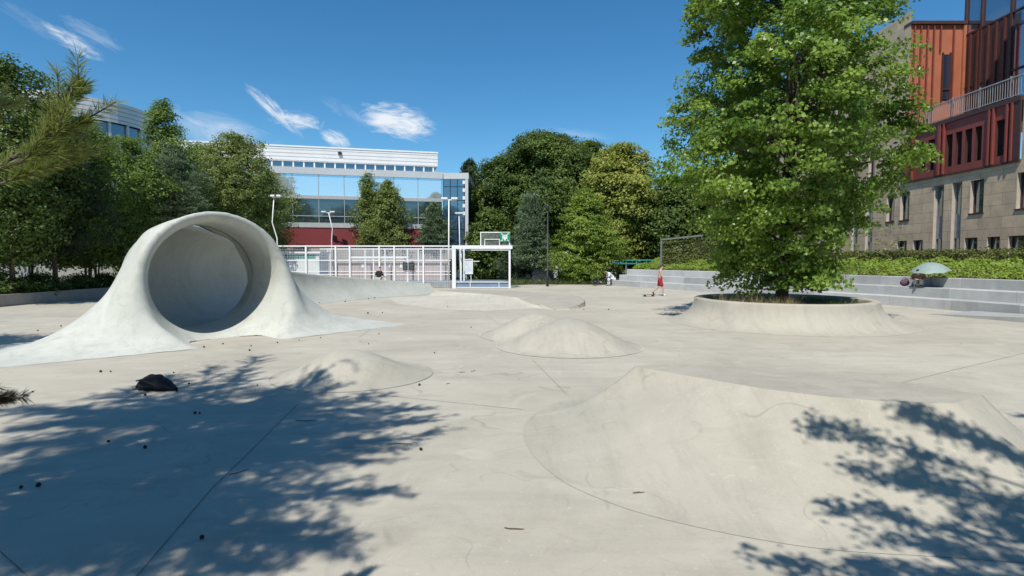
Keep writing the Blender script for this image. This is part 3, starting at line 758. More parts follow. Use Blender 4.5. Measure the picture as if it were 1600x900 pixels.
# plants in the planter
def tufts(name, label, cat, mat, pts, hgt, per, wid, seed, kind=None, parent=None, spread=.08):
    rng = np.random.default_rng(seed); P = np.repeat(np.array(pts, float), per, 0); n = len(P)
    b = P + np.concatenate([rng.normal(size=(n, 2)) * spread, np.zeros((n, 1))], 1)
    dirn = unit(np.concatenate([rng.normal(size=(n, 2)) * .45, np.ones((n, 1))], 1)); ln = hgt * rng.uniform(.5, 1.2, n)
    nr = unit(np.cross(dirn, rng.normal(size=(n, 3))))
    V, Q = leaf_quads(b + dirn * ln[:, None] / 2, nr, ln, np.full(n, wid), rng, along=dirn, fold=.1)
    o = link(name, mesh_np(name, V, Q), M[mat], parent)
    return tag(o, label, cat, kind=kind)
rng = np.random.default_rng(3)
pp = [(PC.x + r * math.cos(a), PC.y + r * math.sin(a), .58) for r, a in zip(2.4 * np.sqrt(rng.uniform(0, 1, 260)), rng.uniform(0, 6.28, 260))]
tufts('planter_grass', None, None, 'lf_grass', pp, .22, 10, .012, 1, kind='stuff')
pp = [(PC.x + r * math.cos(a), PC.y + r * math.sin(a), .58) for r, a in zip(rng.uniform(1.3, 2.35, 50), rng.uniform(3.3, 4.6, 50))]
tufts('dry_grass', 'tuft of straw coloured dry grass in the round planter', 'grass', 'lf_dry', pp, .42, 14, .01, 2, kind='stuff')

# ---- near pine on the left: real tree out of frame, one bough reaching into view
def needles(rng, P0, P1, per, ln, wd, tuft=1.0):
    """shoot from P0 to P1 densely set with needles"""
    n = per; t = rng.uniform(0, 1, n); d = unit((P1 - P0)[None])[0]; L_ = np.linalg.norm(P1 - P0)
    b = P0 + (P1 - P0) * t[:, None]
    rd = rng.normal(size=(n, 3)); rd = unit(rd - d * (rd @ d)[:, None])
    al = unit(d * rng.uniform(.35, 1.1, (n, 1)) + rd * tuft)
    nr = unit(np.cross(al, rng.normal(size=(n, 3)))); l = ln * rng.uniform(.7, 1.2, n)
    return leaf_quads(b + al * l[:, None] / 2, nr, l, np.full(n, wd), rng, along=al, fold=.05)
def merge(parts):
    Vs, Qs, o = [], [], 0
    for v, q in parts: Vs.append(v); Qs.append(q + o); o += len(v)
    return np.concatenate(Vs), np.concatenate(Qs)
def near_pine():
    rng = np.random.default_rng(21); base = np.array([-6.3, 1.6, 0.]); H = 12.5
    root = empty('scots_pine', 'near pine with long needled bough reaching in at the left edge', 'tree', tuple(base))
    mb = MB(); parts = []; near_hi = []; near_lo = []
    tr = [np.array([.0, .0, -.05]), np.array([.05, .05, 2.5]), np.array([.15, .2, 5]), np.array([.3, .35, 8]), np.array([.4, .6, 10.5]), np.array([.4, .7, H])]
    mb.tube(tr, [.26, .2, .17, .12, .07, .02], k=10)
    def on_trunk(z):
        for a, b in zip(tr, tr[1:]):
            if a[2] <= z <= b[2]: return a + (b - a) * (z - a[2]) / (b[2] - a[2])
        return tr[-1]
    # crown boughs: aimed at points whose shadows fall on the dark patch of the plaza
    tg = [(660, 655, 6.2), (675, 680, 6.0), (640, 640, 6.8), (600, 765, 5.4), (610, 700, 6.3), (585, 690, 5.8), (560, 855, 5.0), (590, 620, 7.4), (520, 610, 7.8), (470, 615, 8.2), (405, 558, 9.4), (330, 575, 9.0), (260, 590, 9.2), (200, 610, 9.0), (420, 640, 8.0), (330, 640, 8.3),
          (500, 660, 7.2), (540, 700, 6.6), (450, 700, 7.0), (380, 690, 7.4), (300, 680, 7.8), (220, 660, 8.4), (120, 640, 8.8), (60, 640, 9.4), (480, 760, 6.2), (540, 780, 5.6), (400, 770, 6.6), (300, 760, 7.0), (200, 740, 7.4), (100, 720, 7.8), (20, 700, 8.4),
          (430, 850, 5.8), (500, 840, 5.4), (330, 860, 6.0), (220, 850, 6.4), (120, 820, 6.8), (40, 800, 7.2), (500, 600, 8.3), (120, 690, 8), (560, 660, 6.9), (300, 920, 5.8), (150, 920, 6.2), (0, 640, 9.5), (30, 880, 6.6), (640, 660, 6.4), (250, 800, 6.8), (350, 800, 6.4)]
    fill = [(600, 660), (560, 640), (520, 630), (480, 622), (440, 640), (400, 640), (350, 650), (300, 650), (250, 640), (200, 650), (140, 660), (80, 660), (30, 670), (560, 690), (510, 680), (460, 680), (410, 690), (350, 700), (280, 710), (210, 710), (140, 720), (70, 740), (10, 760),
            (500, 730), (440, 740), (380, 740), (320, 750), (250, 760), (170, 770), (90, 780), (30, 800), (460, 800), (400, 810), (340, 820), (270, 820), (190, 820), (110, 850), (440, 880), (380, 890), (300, 880), (220, 900), (140, 890), (60, 900), (520, 800), (480, 850), (560, 720), (330, 620), (270, 605), (150, 620), (380, 580), (430, 612), (610, 640)]
    fr_ = random.Random(2)
    for px, py in [q for i_, q in enumerate(fill) if not (q[1] > 735 and i_ % 2)]:
        near_ = sorted(tg[:48], key=lambda q: (q[0] - px) ** 2 + (q[1] - py) ** 2)[:3]
        tg.append((px, py, sum(q[2] for q in near_) / 3 + fr_.uniform(.1, 1.6)))
    for i, (px, py, z) in enumerate(tg):
        g = G(px, py); tip = np.array([g.x + SHX * z, g.y + SHY * z, z]) - base
        st_ = on_trunk(min(max(z - .25 * np.linalg.norm(tip[:2]) + rng.uniform(-.4, .4), 2.6), H - 1)); vec = tip - st_; Ln = np.linalg.norm(vec)
        mid = st_ + vec * .5 + np.array([0, 0, .06 * Ln])
        mb.tube([st_, st_ * .6 + mid * .4, mid, mid * .45 + tip * .55, tip], [.034, .028, .02, .012, .005], k=5)
        for k in range(50):
            f = rng.uniform(.28, 1.0)**.8; p = (1 - f) ** 2 * st_ + 2 * f * (1 - f) * mid + f * f * tip
            d = unit((vec / Ln + rng.normal(size=3) * np.array([.75, .75, .45])))
            q = p + d * rng.uniform(.25, .75) * (1.45 - .75 * f)
            if k < 20: mb.tube([p, q], [.009, .004], k=4, cap=False)
            parts.append(needles(rng, p + (q - p) * .2, q, 66, .105, .0105))
        if Ln < 1.8:
            for k in range(34):
                p = tip + rng.normal(size=3) * np.array([.5, .5, .3]); q = p + unit(rng.normal(size=3)) * .35; parts.append(needles(rng, p, q, 60, .105, .0105))
        parts.append(needles(rng, mid * .2 + tip * .8, tip + unit(vec) * .12, 90, .10, .008))
    V, Q = merge(parts)
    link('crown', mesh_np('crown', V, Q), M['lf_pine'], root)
    # boughs in view (world points a few metres away)
    def W(px, py, d): return np.array([X_at(px, d), d, Z_at(py, d)]) - base
    for pts, r0 in (([W(-420, 360, 2.1), W(-60, 290, 1.95), W(55, 238, 2.0), W(102, 182, 2.05), W(140, 140, 2.1)], .017),
                    ([W(-60, 290, 1.95), W(40, 255, 1.98), W(98, 214, 2.05), W(140, 192, 2.1)], .008),
                    ([W(-60, 292, 1.95), W(10, 288, 2.05), W(70, 264, 2.1), W(116, 240, 2.15)], .007),
                    ([W(-420, 580, 2.3), W(-150, 630, 2.4), W(-40, 628, 2.5), W(2, 624, 2.55)], .010),
                    ([W(-380, 190, 2.6), W(-120, 180, 3.0), W(-10, 178, 3.3), W(45, 160, 3.5)], .014)):
        near = near_lo if r0 == .010 else near_hi
        mb.tube(pts, [r0 * (1 - .2 * i) for i in range(len(pts))], k=6)
        for a, b in zip(pts[1:], pts[2:]):
            for s in range(5):
                f0 = s / 5; p = a + (b - a) * f0; q = a + (b - a) * (f0 + .24)
                near.append(needles(rng, p, q, 60, .055, .0030, tuft=.8))
        a, b = pts[-2], pts[-1]; near.append(needles(rng, a + (b - a) * .6, b + (b - a) * .08, 130, .048, .0030, tuft=.55))
        for k in range(7):
            i = rng.integers(1, len(pts) - 1); p = pts[i] + (pts[i + 1] - pts[i]) * rng.uniform(0, 1); d = unit(pts[i + 1] - pts[i]) + rng.normal(size=3) * np.array([.35, .35, .35])
            q = p + unit(d) * rng.uniform(.08, .16); mb.tube([p, q], [.004, .002], k=4, cap=False)
            near.append(needles(rng, p, q, 110, .052, .0030, tuft=.8))
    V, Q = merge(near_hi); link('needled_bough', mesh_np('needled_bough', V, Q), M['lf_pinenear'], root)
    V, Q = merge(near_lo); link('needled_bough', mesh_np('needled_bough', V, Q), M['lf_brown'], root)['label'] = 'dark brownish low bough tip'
    # trunk joins: lower boughs spring from the trunk
    for z, e in ((2.2, W(-420, 360, 2.1)), (1.4, W(-420, 580, 2.3)), (2.9, W(-380, 190, 2.6))):
        s = on_trunk(z); mb.tube([s, s * .5 + e * .5 + np.array([0, 0, .1]), e], [.04, .034, .026], k=6)
    mb.build('trunk', M['bark'], root, smooth=True)
near_pine()

# ---- leafy tree behind the camera on the right: throws the branch shadow over the bank
def shadow_tree():
    rng = np.random.default_rng(5); base = np.array([6.9, -1.6, 0.]); H = 9.0
    root = empty('overhanging_tree', 'leafy tree beside the camera whose branch shadow crosses the concrete bank', 'tree', tuple(base))
    mb = MB(); parts = []
    tr = [np.array([0, 0, -.05]), np.array([.05, .1, 2.2]), np.array([-.1, .3, 4.2]), np.array([-.2, .5, 6.5]), np.array([-.2, .6, H])]
    mb.tube(tr, [.2, .16, .13, .09, .02], k=9)
    def leaves_at(p, n, s):
        c = p + rng.normal(size=(n, 3)) * s; nr = unit(rng.normal(size=(n, 3)) + np.array([0, 0, .9]))
        parts.append(leaf_quads(c, nr, .075 * rng.uniform(.7, 1.3, n), .045 * rng.uniform(.7, 1.3, n), rng))
    tg = [(1262, 655, .55, 5.6), (1330, 690, .55, 5.6), (1295, 760, .3, 5.2), (1165, 852, .1, 5.0), (1210, 880, .1, 4.9), (1405, 632, .72, 6.2), (1430, 700, .55, 6.0), (1480, 660, .6, 6.6), (1520, 760, .4, 6.2), (1400, 800, .3, 5.6), (1340, 850, .2, 5.4), (1460, 860, .2, 5.8), (1550, 840, .2, 6.2), (1590, 690, .2, 7), (1600, 780, .2, 6.6),
          (1505, 630, .4, 7.2), (1600, 650, 0, 7.4), (1640, 720, 0, 7), (1660, 830, 0, 6.4), (1550, 900, 0, 5.8), (1400, 920, 0, 5.2), (1270, 930, 0, 4.9), (1700, 680, 0, 7.6), (1750, 780, 0, 7.2), (1800, 650, 0, 8)]
    for px, py, zg, z in tg:
        g = G(px, py, zg); h = z - zg; tip = np.array([g.x + SHX * h, g.y + SHY * h, z]) - base
        zt = np.clip(z - 1.6 + rng.uniform(-.5, .5), 2.6, 7.5); i = [k for k in range(len(tr) - 1) if tr[k][2] <= zt][-1]
        s = tr[i] + (tr[i + 1] - tr[i]) * (zt - tr[i][2]) / (tr[i + 1][2] - tr[i][2])
        vec = tip - s; Ln = np.linalg.norm(vec); mid = s + vec * .5 + np.array([rng.normal() * .1, rng.normal() * .1, .1 * Ln])
        mb.tube([s, s * .5 + mid * .5, mid, mid * .5 + tip * .5, tip], [.05, .04, .026, .016, .005], k=5)
        for k in range(24):
            f = rng.uniform(.45, 1.0); p = (1 - f) ** 2 * s + 2 * f * (1 - f) * mid + f * f * tip
            d = unit(vec / Ln + rng.normal(size=3) * np.array([.55, .55, .3])); q = p + d * rng.uniform(.12, .42) * (1.35 - f)
            mb.tube([p, q], [.007, .003], k=4, cap=False)
            leaves_at(q, 20, .075); leaves_at(p * .5 + q * .5, 14, .065)
        for k in range(12):
            f = rng.uniform(.78, 1.0); p = (1 - f) ** 2 * s + 2 * f * (1 - f) * mid + f * f * tip; leaves_at(p, 16, .07)
    V, Q = merge(parts); link('crown', mesh_np('crown', V, Q), M['lf_mid'], root)
    mb.build('trunk', M['bark'], root, smooth=True)
shadow_tree()

# ---- background trees
gl = 'trees on the left behind the tube'; gc = 'trees behind the court and lamp'
tree_px('dark_tree', 'dark shaded leafy tree at the far left edge behind the near pine bough', 20, 100, 95, 26.5, 'oval', 'lf_dark', 415, leaf=.17, dens=1.3, r0=.12, stems=2, lump=.3, group=gl)
tree_px('dark_pine', 'dark dense pine directly behind the near pine bough', 85, 168, 70, 29.5, 'column', 'lf_pine', 400, leaf=.26, needle=True, aspect=.12, per=60, dens=1.3, csize=.5, r0=.13, flat=.45, group=gl)
tree_px('dark_tree', 'mid green leafy tree beside the curved white tower', 135, 196, 75, 32, 'oval', 'lf_mid', 420, leaf=.17, dens=1.3, r0=.1, stems=3, lump=.3, group=gl)
tree_px('ash_tree', 'mid green tree whose pointed top rises right of the curved white tower', 262, 160, 60, 40, 'bush', 'lf_mid', 405, leaf=.17, dens=1.2, lump=.35, csize=.5, r0=.14, group=gl)
tree_px('ash_tree', 'mid green rounded tree just left of the blue green spruce', 205, 218, 58, 36, 'oval', 'lf_mid', 420, leaf=.16, dens=1.1, lump=.3, csize=.5, r0=.1, stems=2, group=gl)
tree_px('blue_spruce', 'blue green spruce standing behind the top left of the tube', 274, 232, 70, 38.5, 'bush', 'lf_spruce', 415, leaf=.26, needle=True, aspect=.14, per=50, flat=.3, csize=.5, lump=.3, group=gl)
tree_px('birch_tree', 'yellow green birch above the top of the concrete tube', 372, 212, 72, 46, 'oval', 'lf_birch', 410, leaf=.17, dens=1.7, csize=.5, lump=.26, bark='barkpale', r0=.1, group=gl)
tree_px('birch_tree', 'small drooping birch between the tube and the glass building', 424, 268, 34, 52, 'bush', 'lf_birch', 395, leaf=.17, dens=1.1, droop=.5, bark='barkpale', r0=.07, group=gl)
tree_px('dark_tree', 'mid green tree filling the gap behind the spruce', 315, 228, 62, 49, 'oval', 'lf_mid', 420, leaf=.2, dens=1.2, group=gl)
tree_px('dark_tree', 'low dark tree at the left end of the grey kerb wall', 50, 285, 110, 31, 'bush', 'lf_dark', 408, leaf=.18, dens=1.3, r0=.09, stems=3, group=gl)
tree_px('dark_tree', 'low dark tree above the middle of the grey kerb wall', 150, 310, 80, 33.5, 'bush', 'lf_dark', 412, leaf=.18, dens=1.3, r0=.09, stems=3, group=gl)
tree_px('dark_tree', 'dark tree in deep shade behind the left flank of the tube', 225, 320, 60, 38, 'oval', 'lf_dark', 428, leaf=.2, dens=1.2, r0=.1, group=gl)
tree_px('dark_tree', 'dark tree behind the grey garden wall on the left', 95, 300, 90, 47, 'round', 'lf_dark', 410, leaf=.26, dens=.9, csize=.9, group=gl)
tree('side_tree', 'leafy tree at the far left whose shadow falls on the left flank of the tube', (-15.6, 9.0, 0), 9.5, 3.4, 2.5, 'oval', 'lf_dark', 330, 50, .16, .55, 44, r0=.16)
tree_px('birch_tree', 'slender drooping birch in front of the glass building', 578, 270, 27, 58, 'bush', 'lf_birch', 385, leaf=.19, droop=.7, dens=.95, csize=.55, lump=.4, bark='barkpale', group='birches by the glass building')
tree_px('birch_tree', 'second drooping birch touching the first before the glass building', 608, 282, 33, 57.6, 'bush', 'lf_birch', 385, leaf=.19, droop=.7, dens=.95, csize=.55, lump=.4, bark='barkpale', group='birches by the glass building')
tree_px('small_pine', 'small pine in front of the dark red wall band', 680, 318, 30, 57, 'cone', 'lf_spruce', 384, leaf=.4, needle=True, aspect=.16, per=40, flat=.4)
tree_px('tall_conifer', 'narrow dark conifer just right of the glass building', 735, 252, 24, 76, 'column', 'lf_pine', 420, leaf=.5, needle=True, aspect=.25, per=40)
tree_px('oak_tree', 'broad dark green tree tallest of the wood behind the goal', 855, 214, 92, 72, 'round', 'lf_dark', 395, leaf=.30, dens=1.1, csize=1.25, per=60, lump=.3, flat=.45, group=gc)
tree_px('oak_tree', 'dark green tree to the left of the tallest one behind the goal', 790, 248, 52, 70, 'oval', 'lf_dark', 410, leaf=.30, csize=1.1, per=50, lump=.3, flat=.45, group=gc)
tree_px('oak_tree', 'dark green tree with feathery top behind the yellow linden', 918, 226, 48, 74, 'oval', 'lf_dark', 400, leaf=.3, csize=1.1, per=50, lump=.35, flat=.45, group=gc)
tree_px('linden_tree', 'yellow green linden in flower behind the bright bush', 968, 230, 56, 62, 'oval', 'lf_yellow', 412, leaf=.3, csize=.95, dens=1.1, per=46, lump=.32, flat=.4)
tree_px('oak_tree', 'dark green tree between the linden and the big planter tree', 1050, 282, 55, 60, 'round', 'lf_dark', 412, leaf=.3, csize=.95, per=36, group=gc)
tree_px('oak_tree', 'dark green tree hidden mostly behind the big planter tree', 1130, 262, 70, 62, 'round', 'lf_dark', 412, leaf=.3, csize=.95, per=36, group=gc)
tree_px('oak_tree', 'dark low tree behind the linden beside the teal railing', 1000, 322, 50, 66, 'bush', 'lf_dark', 418, leaf=.3, csize=.9, per=36, group=gc)
tree_px('oak_tree', 'shaded dark low tree directly behind the goal frame', 765, 330, 44, 60, 'bush', 'lf_dark', 436, leaf=.28, csize=.8, per=36, group=gc)
tree_px('grey_pine', 'grey green pine between the goal and the dark lamp post', 829, 305, 35, 50, 'cone', 'lf_spruce', 420, leaf=.4, needle=True, aspect=.16, per=46, flat=.4, csize=.65, stems=2)
tree_px('small_dark_pine', 'low dark pine at the right of the goal frame', 806, 372, 26, 50.5, 'bush', 'lf_pine', 432, leaf=.36, needle=True, aspect=.18, per=40, stems=2)
tree_px('hornbeam_bush', 'bright green spreading small tree right of the dark lamp post', 915, 298, 54, 48.5, 'bush', 'lf_light', 440, leaf=.2, dens=1.6, csize=.6, flat=.32, lump=.3, per=36, stems=3)
tree('bare_shrub', 'thin nearly bare shrub with pale branches before the stone building', (X_at(1388, 31), 31, 1.8), 2.3, .4, 1.25, 'round', 'lf_yellow', 26, 5, .12, .3, 77, cat='shrub', bark='barkpale', n_limb=26, r0=.03, stems=4)
for k in range(8):  # unseen tree row, added to cut the sky light that fills the shadows
    tree('sky_block_tree', 'tall dark leafy tree added unseen behind the photographer to block sky light', (-22 + 6.6 * k + (k % 2) * 1.5, -11.5 - 2.2 * (k % 3), 0), 13 + (k * 37 % 5) * .6, 2.2, 3.9, 'round', 'lf_dark', 260, 40, .3, 1.0, 900 + k, group='row of trees added behind the photographer to block sky light')
# understory shrubs along the left kerb
for k, (px, d, hw, top) in enumerate([(5, 26.5, 45, 425), (62, 28.5, 40, 428), (118, 31, 36, 430), (165, 33.5, 34, 428), (212, 36.5, 36, 420)]):
    tree_px('low_shrub', ['low dark shrub at the left end behind the grey kerb wall', 'second low dark shrub from the left behind the grey kerb wall', 'middle low dark shrub behind the grey kerb wall', 'low dark shrub behind the end of the grey kerb wall', 'low dark shrub hidden behind the left flank of the tube'][k], px, top, hw, d, 'bush', 'lf_dark', 470, leaf=.14, dens=1.2, cat='shrub', csize=.3, seed=300 + k, n_limb=10, r0=.03, group='low shrubs behind the kerb wall', stems=3)

# hedges
def leaf_box(rng, corners, z0, z1, n, leaf, jit=.06):
    """leaves over a wavy box following two polylines"""
    A, B = corners; m = len(A); P = np.zeros((n, 3)); nr = np.zeros((n, 3))
    i = rng.integers(0, m - 1, n); t = rng.uniform(0, 1, (n, 1)); a = A[i] * (1 - t) + A[i + 1] * t; b = B[i] * (1 - t) + B[i + 1] * t
    side = rng.uniform(0, 1, n); s = np.where(side < .55, 0, np.where(side < .9, rng.uniform(0, 1, n), 1))
    top = (side >= .55) & (side < .9)
    z = np.where(top, z1, rng.uniform(z0, z1, n))
    P[:, :2] = a * (1 - s[:, None]) + b * s[:, None]; P[:, 2] = z
    P += rng.normal(size=(n, 3)) * jit; P[:, 2] += .05 * np.sin(P[:, 0] * 2.1 + P[:, 1] * 1.3)
    d = unit(a - b); nr[:, :2] = np.where(top[:, None], 0, np.where((s > .5)[:, None], -d, d)); nr[:, 2] = np.where(top, 1, .3)
    nr = unit(nr + rng.normal(size=(n, 3)) * .55)
    return leaf_quads(P, nr, leaf * rng.uniform(.7, 1.3, n), leaf * .6 * rng.uniform(.7, 1.3, n), rng)
def hedge(name, label, A, B, z0, z1, n, leaf, seed):
    rng = np.random.default_rng(seed); A, B = np.array(A), np.array(B)
    root = empty(name, label, 'hedge', (*A[len(A) // 2], z0)); iv = Matrix.Translation((-A[len(A) // 2][0], -A[len(A) // 2][1], -z0))
    V, Q = leaf_box(rng, (A, B), z0, z1, n, leaf); o = link('hedge_leaves', mesh_np('hedge_leaves', V, Q), M['lf_hedge'], root); o.matrix_parent_inverse = iv
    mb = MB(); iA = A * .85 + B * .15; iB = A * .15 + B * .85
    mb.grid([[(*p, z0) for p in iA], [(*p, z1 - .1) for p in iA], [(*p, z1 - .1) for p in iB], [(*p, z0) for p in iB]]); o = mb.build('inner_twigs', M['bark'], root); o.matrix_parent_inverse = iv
hedge('trimmed_hedge', 'long low clipped hedge in front of the stone building', offset(arc, 5.0)[18:44], offset(arc, 6.3)[18:44], 1.6, 2.42, 16000, .12, 51)
hx0, hx1, hd = X_at(1034, 43), X_at(1118, 43), 43.0
hedge('block_hedge', 'tall block of clipped hedge left of the big tree', [(hx0, hd), (hx1 - 1.5, hd - .6), (hx1 + 2, hd - 2)], [(hx0 + .6, hd + 3), (hx1, hd + 3), (hx1 + 3, hd + 1)], 1.6, Z_at(379, hd), 6000, .17, 52)
M['framemetal'] = plain('weathered_frame', (.13, .15, .14), .6)
mb = MB(); zt = Z_at(376, hd - .2); mb.beam((hx0 - .15, hd - .3, 1.5), (hx0 - .15, hd - .3, zt), .12, .12); mb.beam((hx0 - .21, hd - .3, zt + .062), (hx1 - 1.3, hd - .9, zt + .35), .14, .12)
tag(mb.build('metal_frame', M['framemetal']), 'thin grey metal frame over the tall block hedge', 'frame')
# bright ground cover on the bed
rng = np.random.default_rng(61); n = 26000
nA = len(arc); i = rng.integers(0, nA - 8, n); t = rng.uniform(0, 1, (n, 1)); dd = rng.uniform(1.98, 5.3, n) ** 1.0
O = {d: offset(arc, d) for d in (1.95, 5.3)}
a = O[1.95][i] * (1 - t) + O[1.95][i + 1] * t; b = O[5.3][i] * (1 - t) + O[5.3][i + 1] * t; s = ((dd - 1.95) / 3.35)[:, None]
P = np.concatenate([a * (1 - s) + b * s, np.zeros((n, 1))], 1)
hgt = .30 + .10 * np.sin(P[:, 0] * 2.7 + P[:, 1] * 1.1) + .08 * np.sin(P[:, 1] * 3.9 - P[:, 0])
P[:, 2] = np.interp(dd, [1.95, 3.2, 4.6, 6], [1.22, 1.45, 1.75, 1.85]) + np.clip(hgt, .12, .5) * rng.uniform(.1, 1, n) ** .5 * np.clip((dd - 1.7) * 1.6, .3, 1)
nr = unit(rng.normal(size=(n, 3)) * .6 + np.array([-.2, -.4, .8])); V, Q = leaf_quads(P, nr, .17 * rng.uniform(.6, 1.4, n), .075 * rng.uniform(.7, 1.3, n), rng)
tag(link('ground_cover', mesh_np('ground_cover', V, Q), M['lf_cover']), kind='stuff')
# rough grass at the back edge of the plaza
rng = np.random.default_rng(62); pts = [(x, y, 0) for x, y in zip(rng.uniform(-.3, 8.5, 900), rng.uniform(46.3, 51, 900))]
tufts('rough_grass', None, None, 'lf_grass', pts, .45, 8, .03, 63, kind='stuff', spread=.15)

# ---------------------------------------------------------------- kerb wall on the left + grey wall behind
kp = [(-34, 18), (-24, 21.5), (-20.2, 23.6), (-22.2 + 1.0, 26.5), (-21.6, 31.3), (-23, 36)]
kp = catmull([(-32, 15.5, 0), (-25.5, 19.5, 0), (-22.6, 23, 0), (-22.2, 27, 0), (-22.0, 31.4, 0), (-21, 36, 0)], 6)[:, :2]
ka, kb = kp, offset(kp, .5)
mb = MB(); mb.grid([[(*p, -.05) for p in kb], [(*p, .5) for p in kb], [(*p, .52) for p in ka], [(*p, .0) for p in ka]][::-1])
tag(mb.build('kerb_wall', M['kerb']), 'low curved grey concrete kerb wall at the left edge of the plaza', 'low wall')
mb = MB(); mb.grid([[(*p, .35) for p in offset(kp, .5)], [(*p, .45) for p in offset(kp, 3)], [(*p, .4) for p in offset(kp, 14)]]); tag(mb.build('planting_bed', M['soil'], smooth=True), kind='structure')
mb = MB(); mb.box(-44, -23, 43, 43.3, 0, 2.3); tag(mb.build('garden_wall', M['kerb']), 'plain grey wall seen between the shaded trunks on the left', 'wall')  # darker concrete puts the shade under the trees into the wall colour

# ---------------------------------------------------------------- ball court
CY = 41.0
def fx(px): return X_at(px, CY)
fence = empty('court_fence', 'white steel mesh fence along the front of the ball court', 'fence', (-8, CY, 0))
def fpart(parent, name, mb, mat): 
    o = mb.build(name, mat, parent); o.matrix_parent_inverse = Matrix.Translation(-parent.location); return o
FT = Z_at(384.5, CY)
for px in (432, 478.7, 525, 547, 593, 616.3, 661.7): fpart(fence, 'post', MB().box(fx(px) - .055, fx(px) + .055, CY - .055, CY + .055, 0, FT), M['white'])
for py, t in ((384.5, .09), (407, .06), (424, .05), (429, .05)):
    z = Z_at(py, CY); fpart(fence, 'rail', MB().box(fx(425), fx(704), CY + .058, CY + .12, z - t / 2, z + t / 2), M['white'])
mb = MB()
x = fx(425)
while x < fx(704): mb.box(x - .004, x + .004, CY + .123, CY + .131, .05, FT); x += .12
z = .1
while z < FT: mb.box(fx(425), fx(704), CY + .132, CY + .14, z - .004, z + .004); z += .12
fpart(fence, 'wire_mesh', mb, M['white'])
fpart(fence, 'kickboard', MB().box(fx(640), fx(704), CY + .15, CY + .19, 0, .42), M['greymetal'])
RY = 55.0
def rx(px): return X_at(px, RY)
rf = empty('court_fence', 'white steel fence standing farther back along the rear of the ball court', 'fence', (-10, RY, 0)); RT = Z_at(389, RY)
for px in (513, 516.5, 571, 584, 602, 637, 654, 689): fpart(rf, 'post', MB().box(rx(px) - .06, rx(px) + .06, RY - .06, RY + .06, 0, RT), M['white'])
for py in (389, 441): fpart(rf, 'rail', MB().box(rx(500), rx(712), RY + .063, RY + .13, Z_at(py, RY) - .05, Z_at(py, RY) + .05), M['white'])
for px in (720, 725): fpart(rf, 'post', MB().box(rx(px) - .07, rx(px) + .07, RY - .06, RY + .06, 0, RT), M['white'])
hg = empty('handball_goal', 'white goal frame standing inside the fenced court', 'goal', (X_at(592, 50), 50, 0))
for px in (547.5, 637): fpart(hg, 'goal_post', MB().box(X_at(px, 50) - .07, X_at(px, 50) + .07, 49.93, 50.07, 0, 2.12), M['white'])
fpart(hg, 'crossbar', MB().box(X_at(547, 50) - .08, X_at(637, 50) + .08, 49.92, 50.08, 2.12, 2.28), M['white'])
# court back wall: grey upper panels, pinkish lower part
bw = empty('court_wall', 'concrete wall with pinkish lower panels behind the ball court', 'wall', (-10, 56, 0))
zz = Z_at(405, 56)
fpart(bw, 'lower_panels', MB().box(X_at(505, 56), X_at(700, 56), 56, 56.3, 0, zz), M['pinkconc'])
fpart(bw, 'upper_panels', MB().box(X_at(420, 56), X_at(712, 56), 56.01, 56.32, zz + .003, Z_at(388, 56)), M['wallconc'])
mb = MB()
for px in range(515, 700, 23): mb.box(X_at(px, 56) - .012, X_at(px, 56) + .012, 55.985, 55.998, .05, zz - .03)
fpart(bw, 'panel_joints', mb, M['joint'])
for px in (567, 610, 627):
    fpart(bw, 'white_mark', MB().box(X_at(px, 56) - .12, X_at(px, 56) + .12, 55.97, 55.984, Z_at(415, 56) - .2, Z_at(415, 56) + .2), M['white'])
# kiosk with green band
kd = 47.5; kx0, kx1 = X_at(425, kd), X_at(499, kd); kh = Z_at(396, kd)
ki = empty('site_hut', 'white hut with a green band behind the left end of the fence', 'hut', ((kx0 + kx1) / 2, kd, 0))
fpart(ki, 'wall', MB().box(kx0, kx1, kd, kd + 2.4, 0, kh), M['whitedirty']); fpart(ki, 'roof', MB().box(kx0 - .1, kx1 + .15, kd - .15, kd + 2.5, kh + .003, kh + .14), M['white'])
fpart(ki, 'green_band', MB().box(kx0 + .05, kx1 - .3, kd - .02, kd - .004, kh - .42, kh - .08), M['teal'])
for q in (.25, .5, .75): fpart(ki, 'door_seam', MB().box(kx0 + (kx1 - kx0) * q - .02, kx0 + (kx1 - kx0) * q + .02, kd - .016, kd - .003, .1, kh - .5), M['greymetal'])
# notice board
nb = empty('notice_board', 'dark double notice board hung on the white court fence', 'sign board', (fx(638), CY - .1, 0)); y0 = CY - .075
for a, b in ((630, 637.6), (638.6, 648)):
    p = fpart(nb, 'board', MB().box(fx(a), fx(b), y0 - .03, y0, Z_at(422.5, CY), Z_at(410, CY)), M['darkmetal'])
    mb = MB()
    for k in range(5): mb.box(fx(a) + .05, fx(b) - .05 - .05 * (k % 3), y0 - .036, y0 - .032, Z_at(413 + k * 1.9, CY), Z_at(413 + k * 1.9, CY) + .02)
    q = mb.build('text_lines', M['greymetal'], p); q.matrix_parent_inverse = Matrix.Identity(4)
fpart(nb, 'hanger', MB().box(fx(636), fx(639), y0 - .02, y0, Z_at(410, CY), Z_at(408.3, CY)), M['white'])
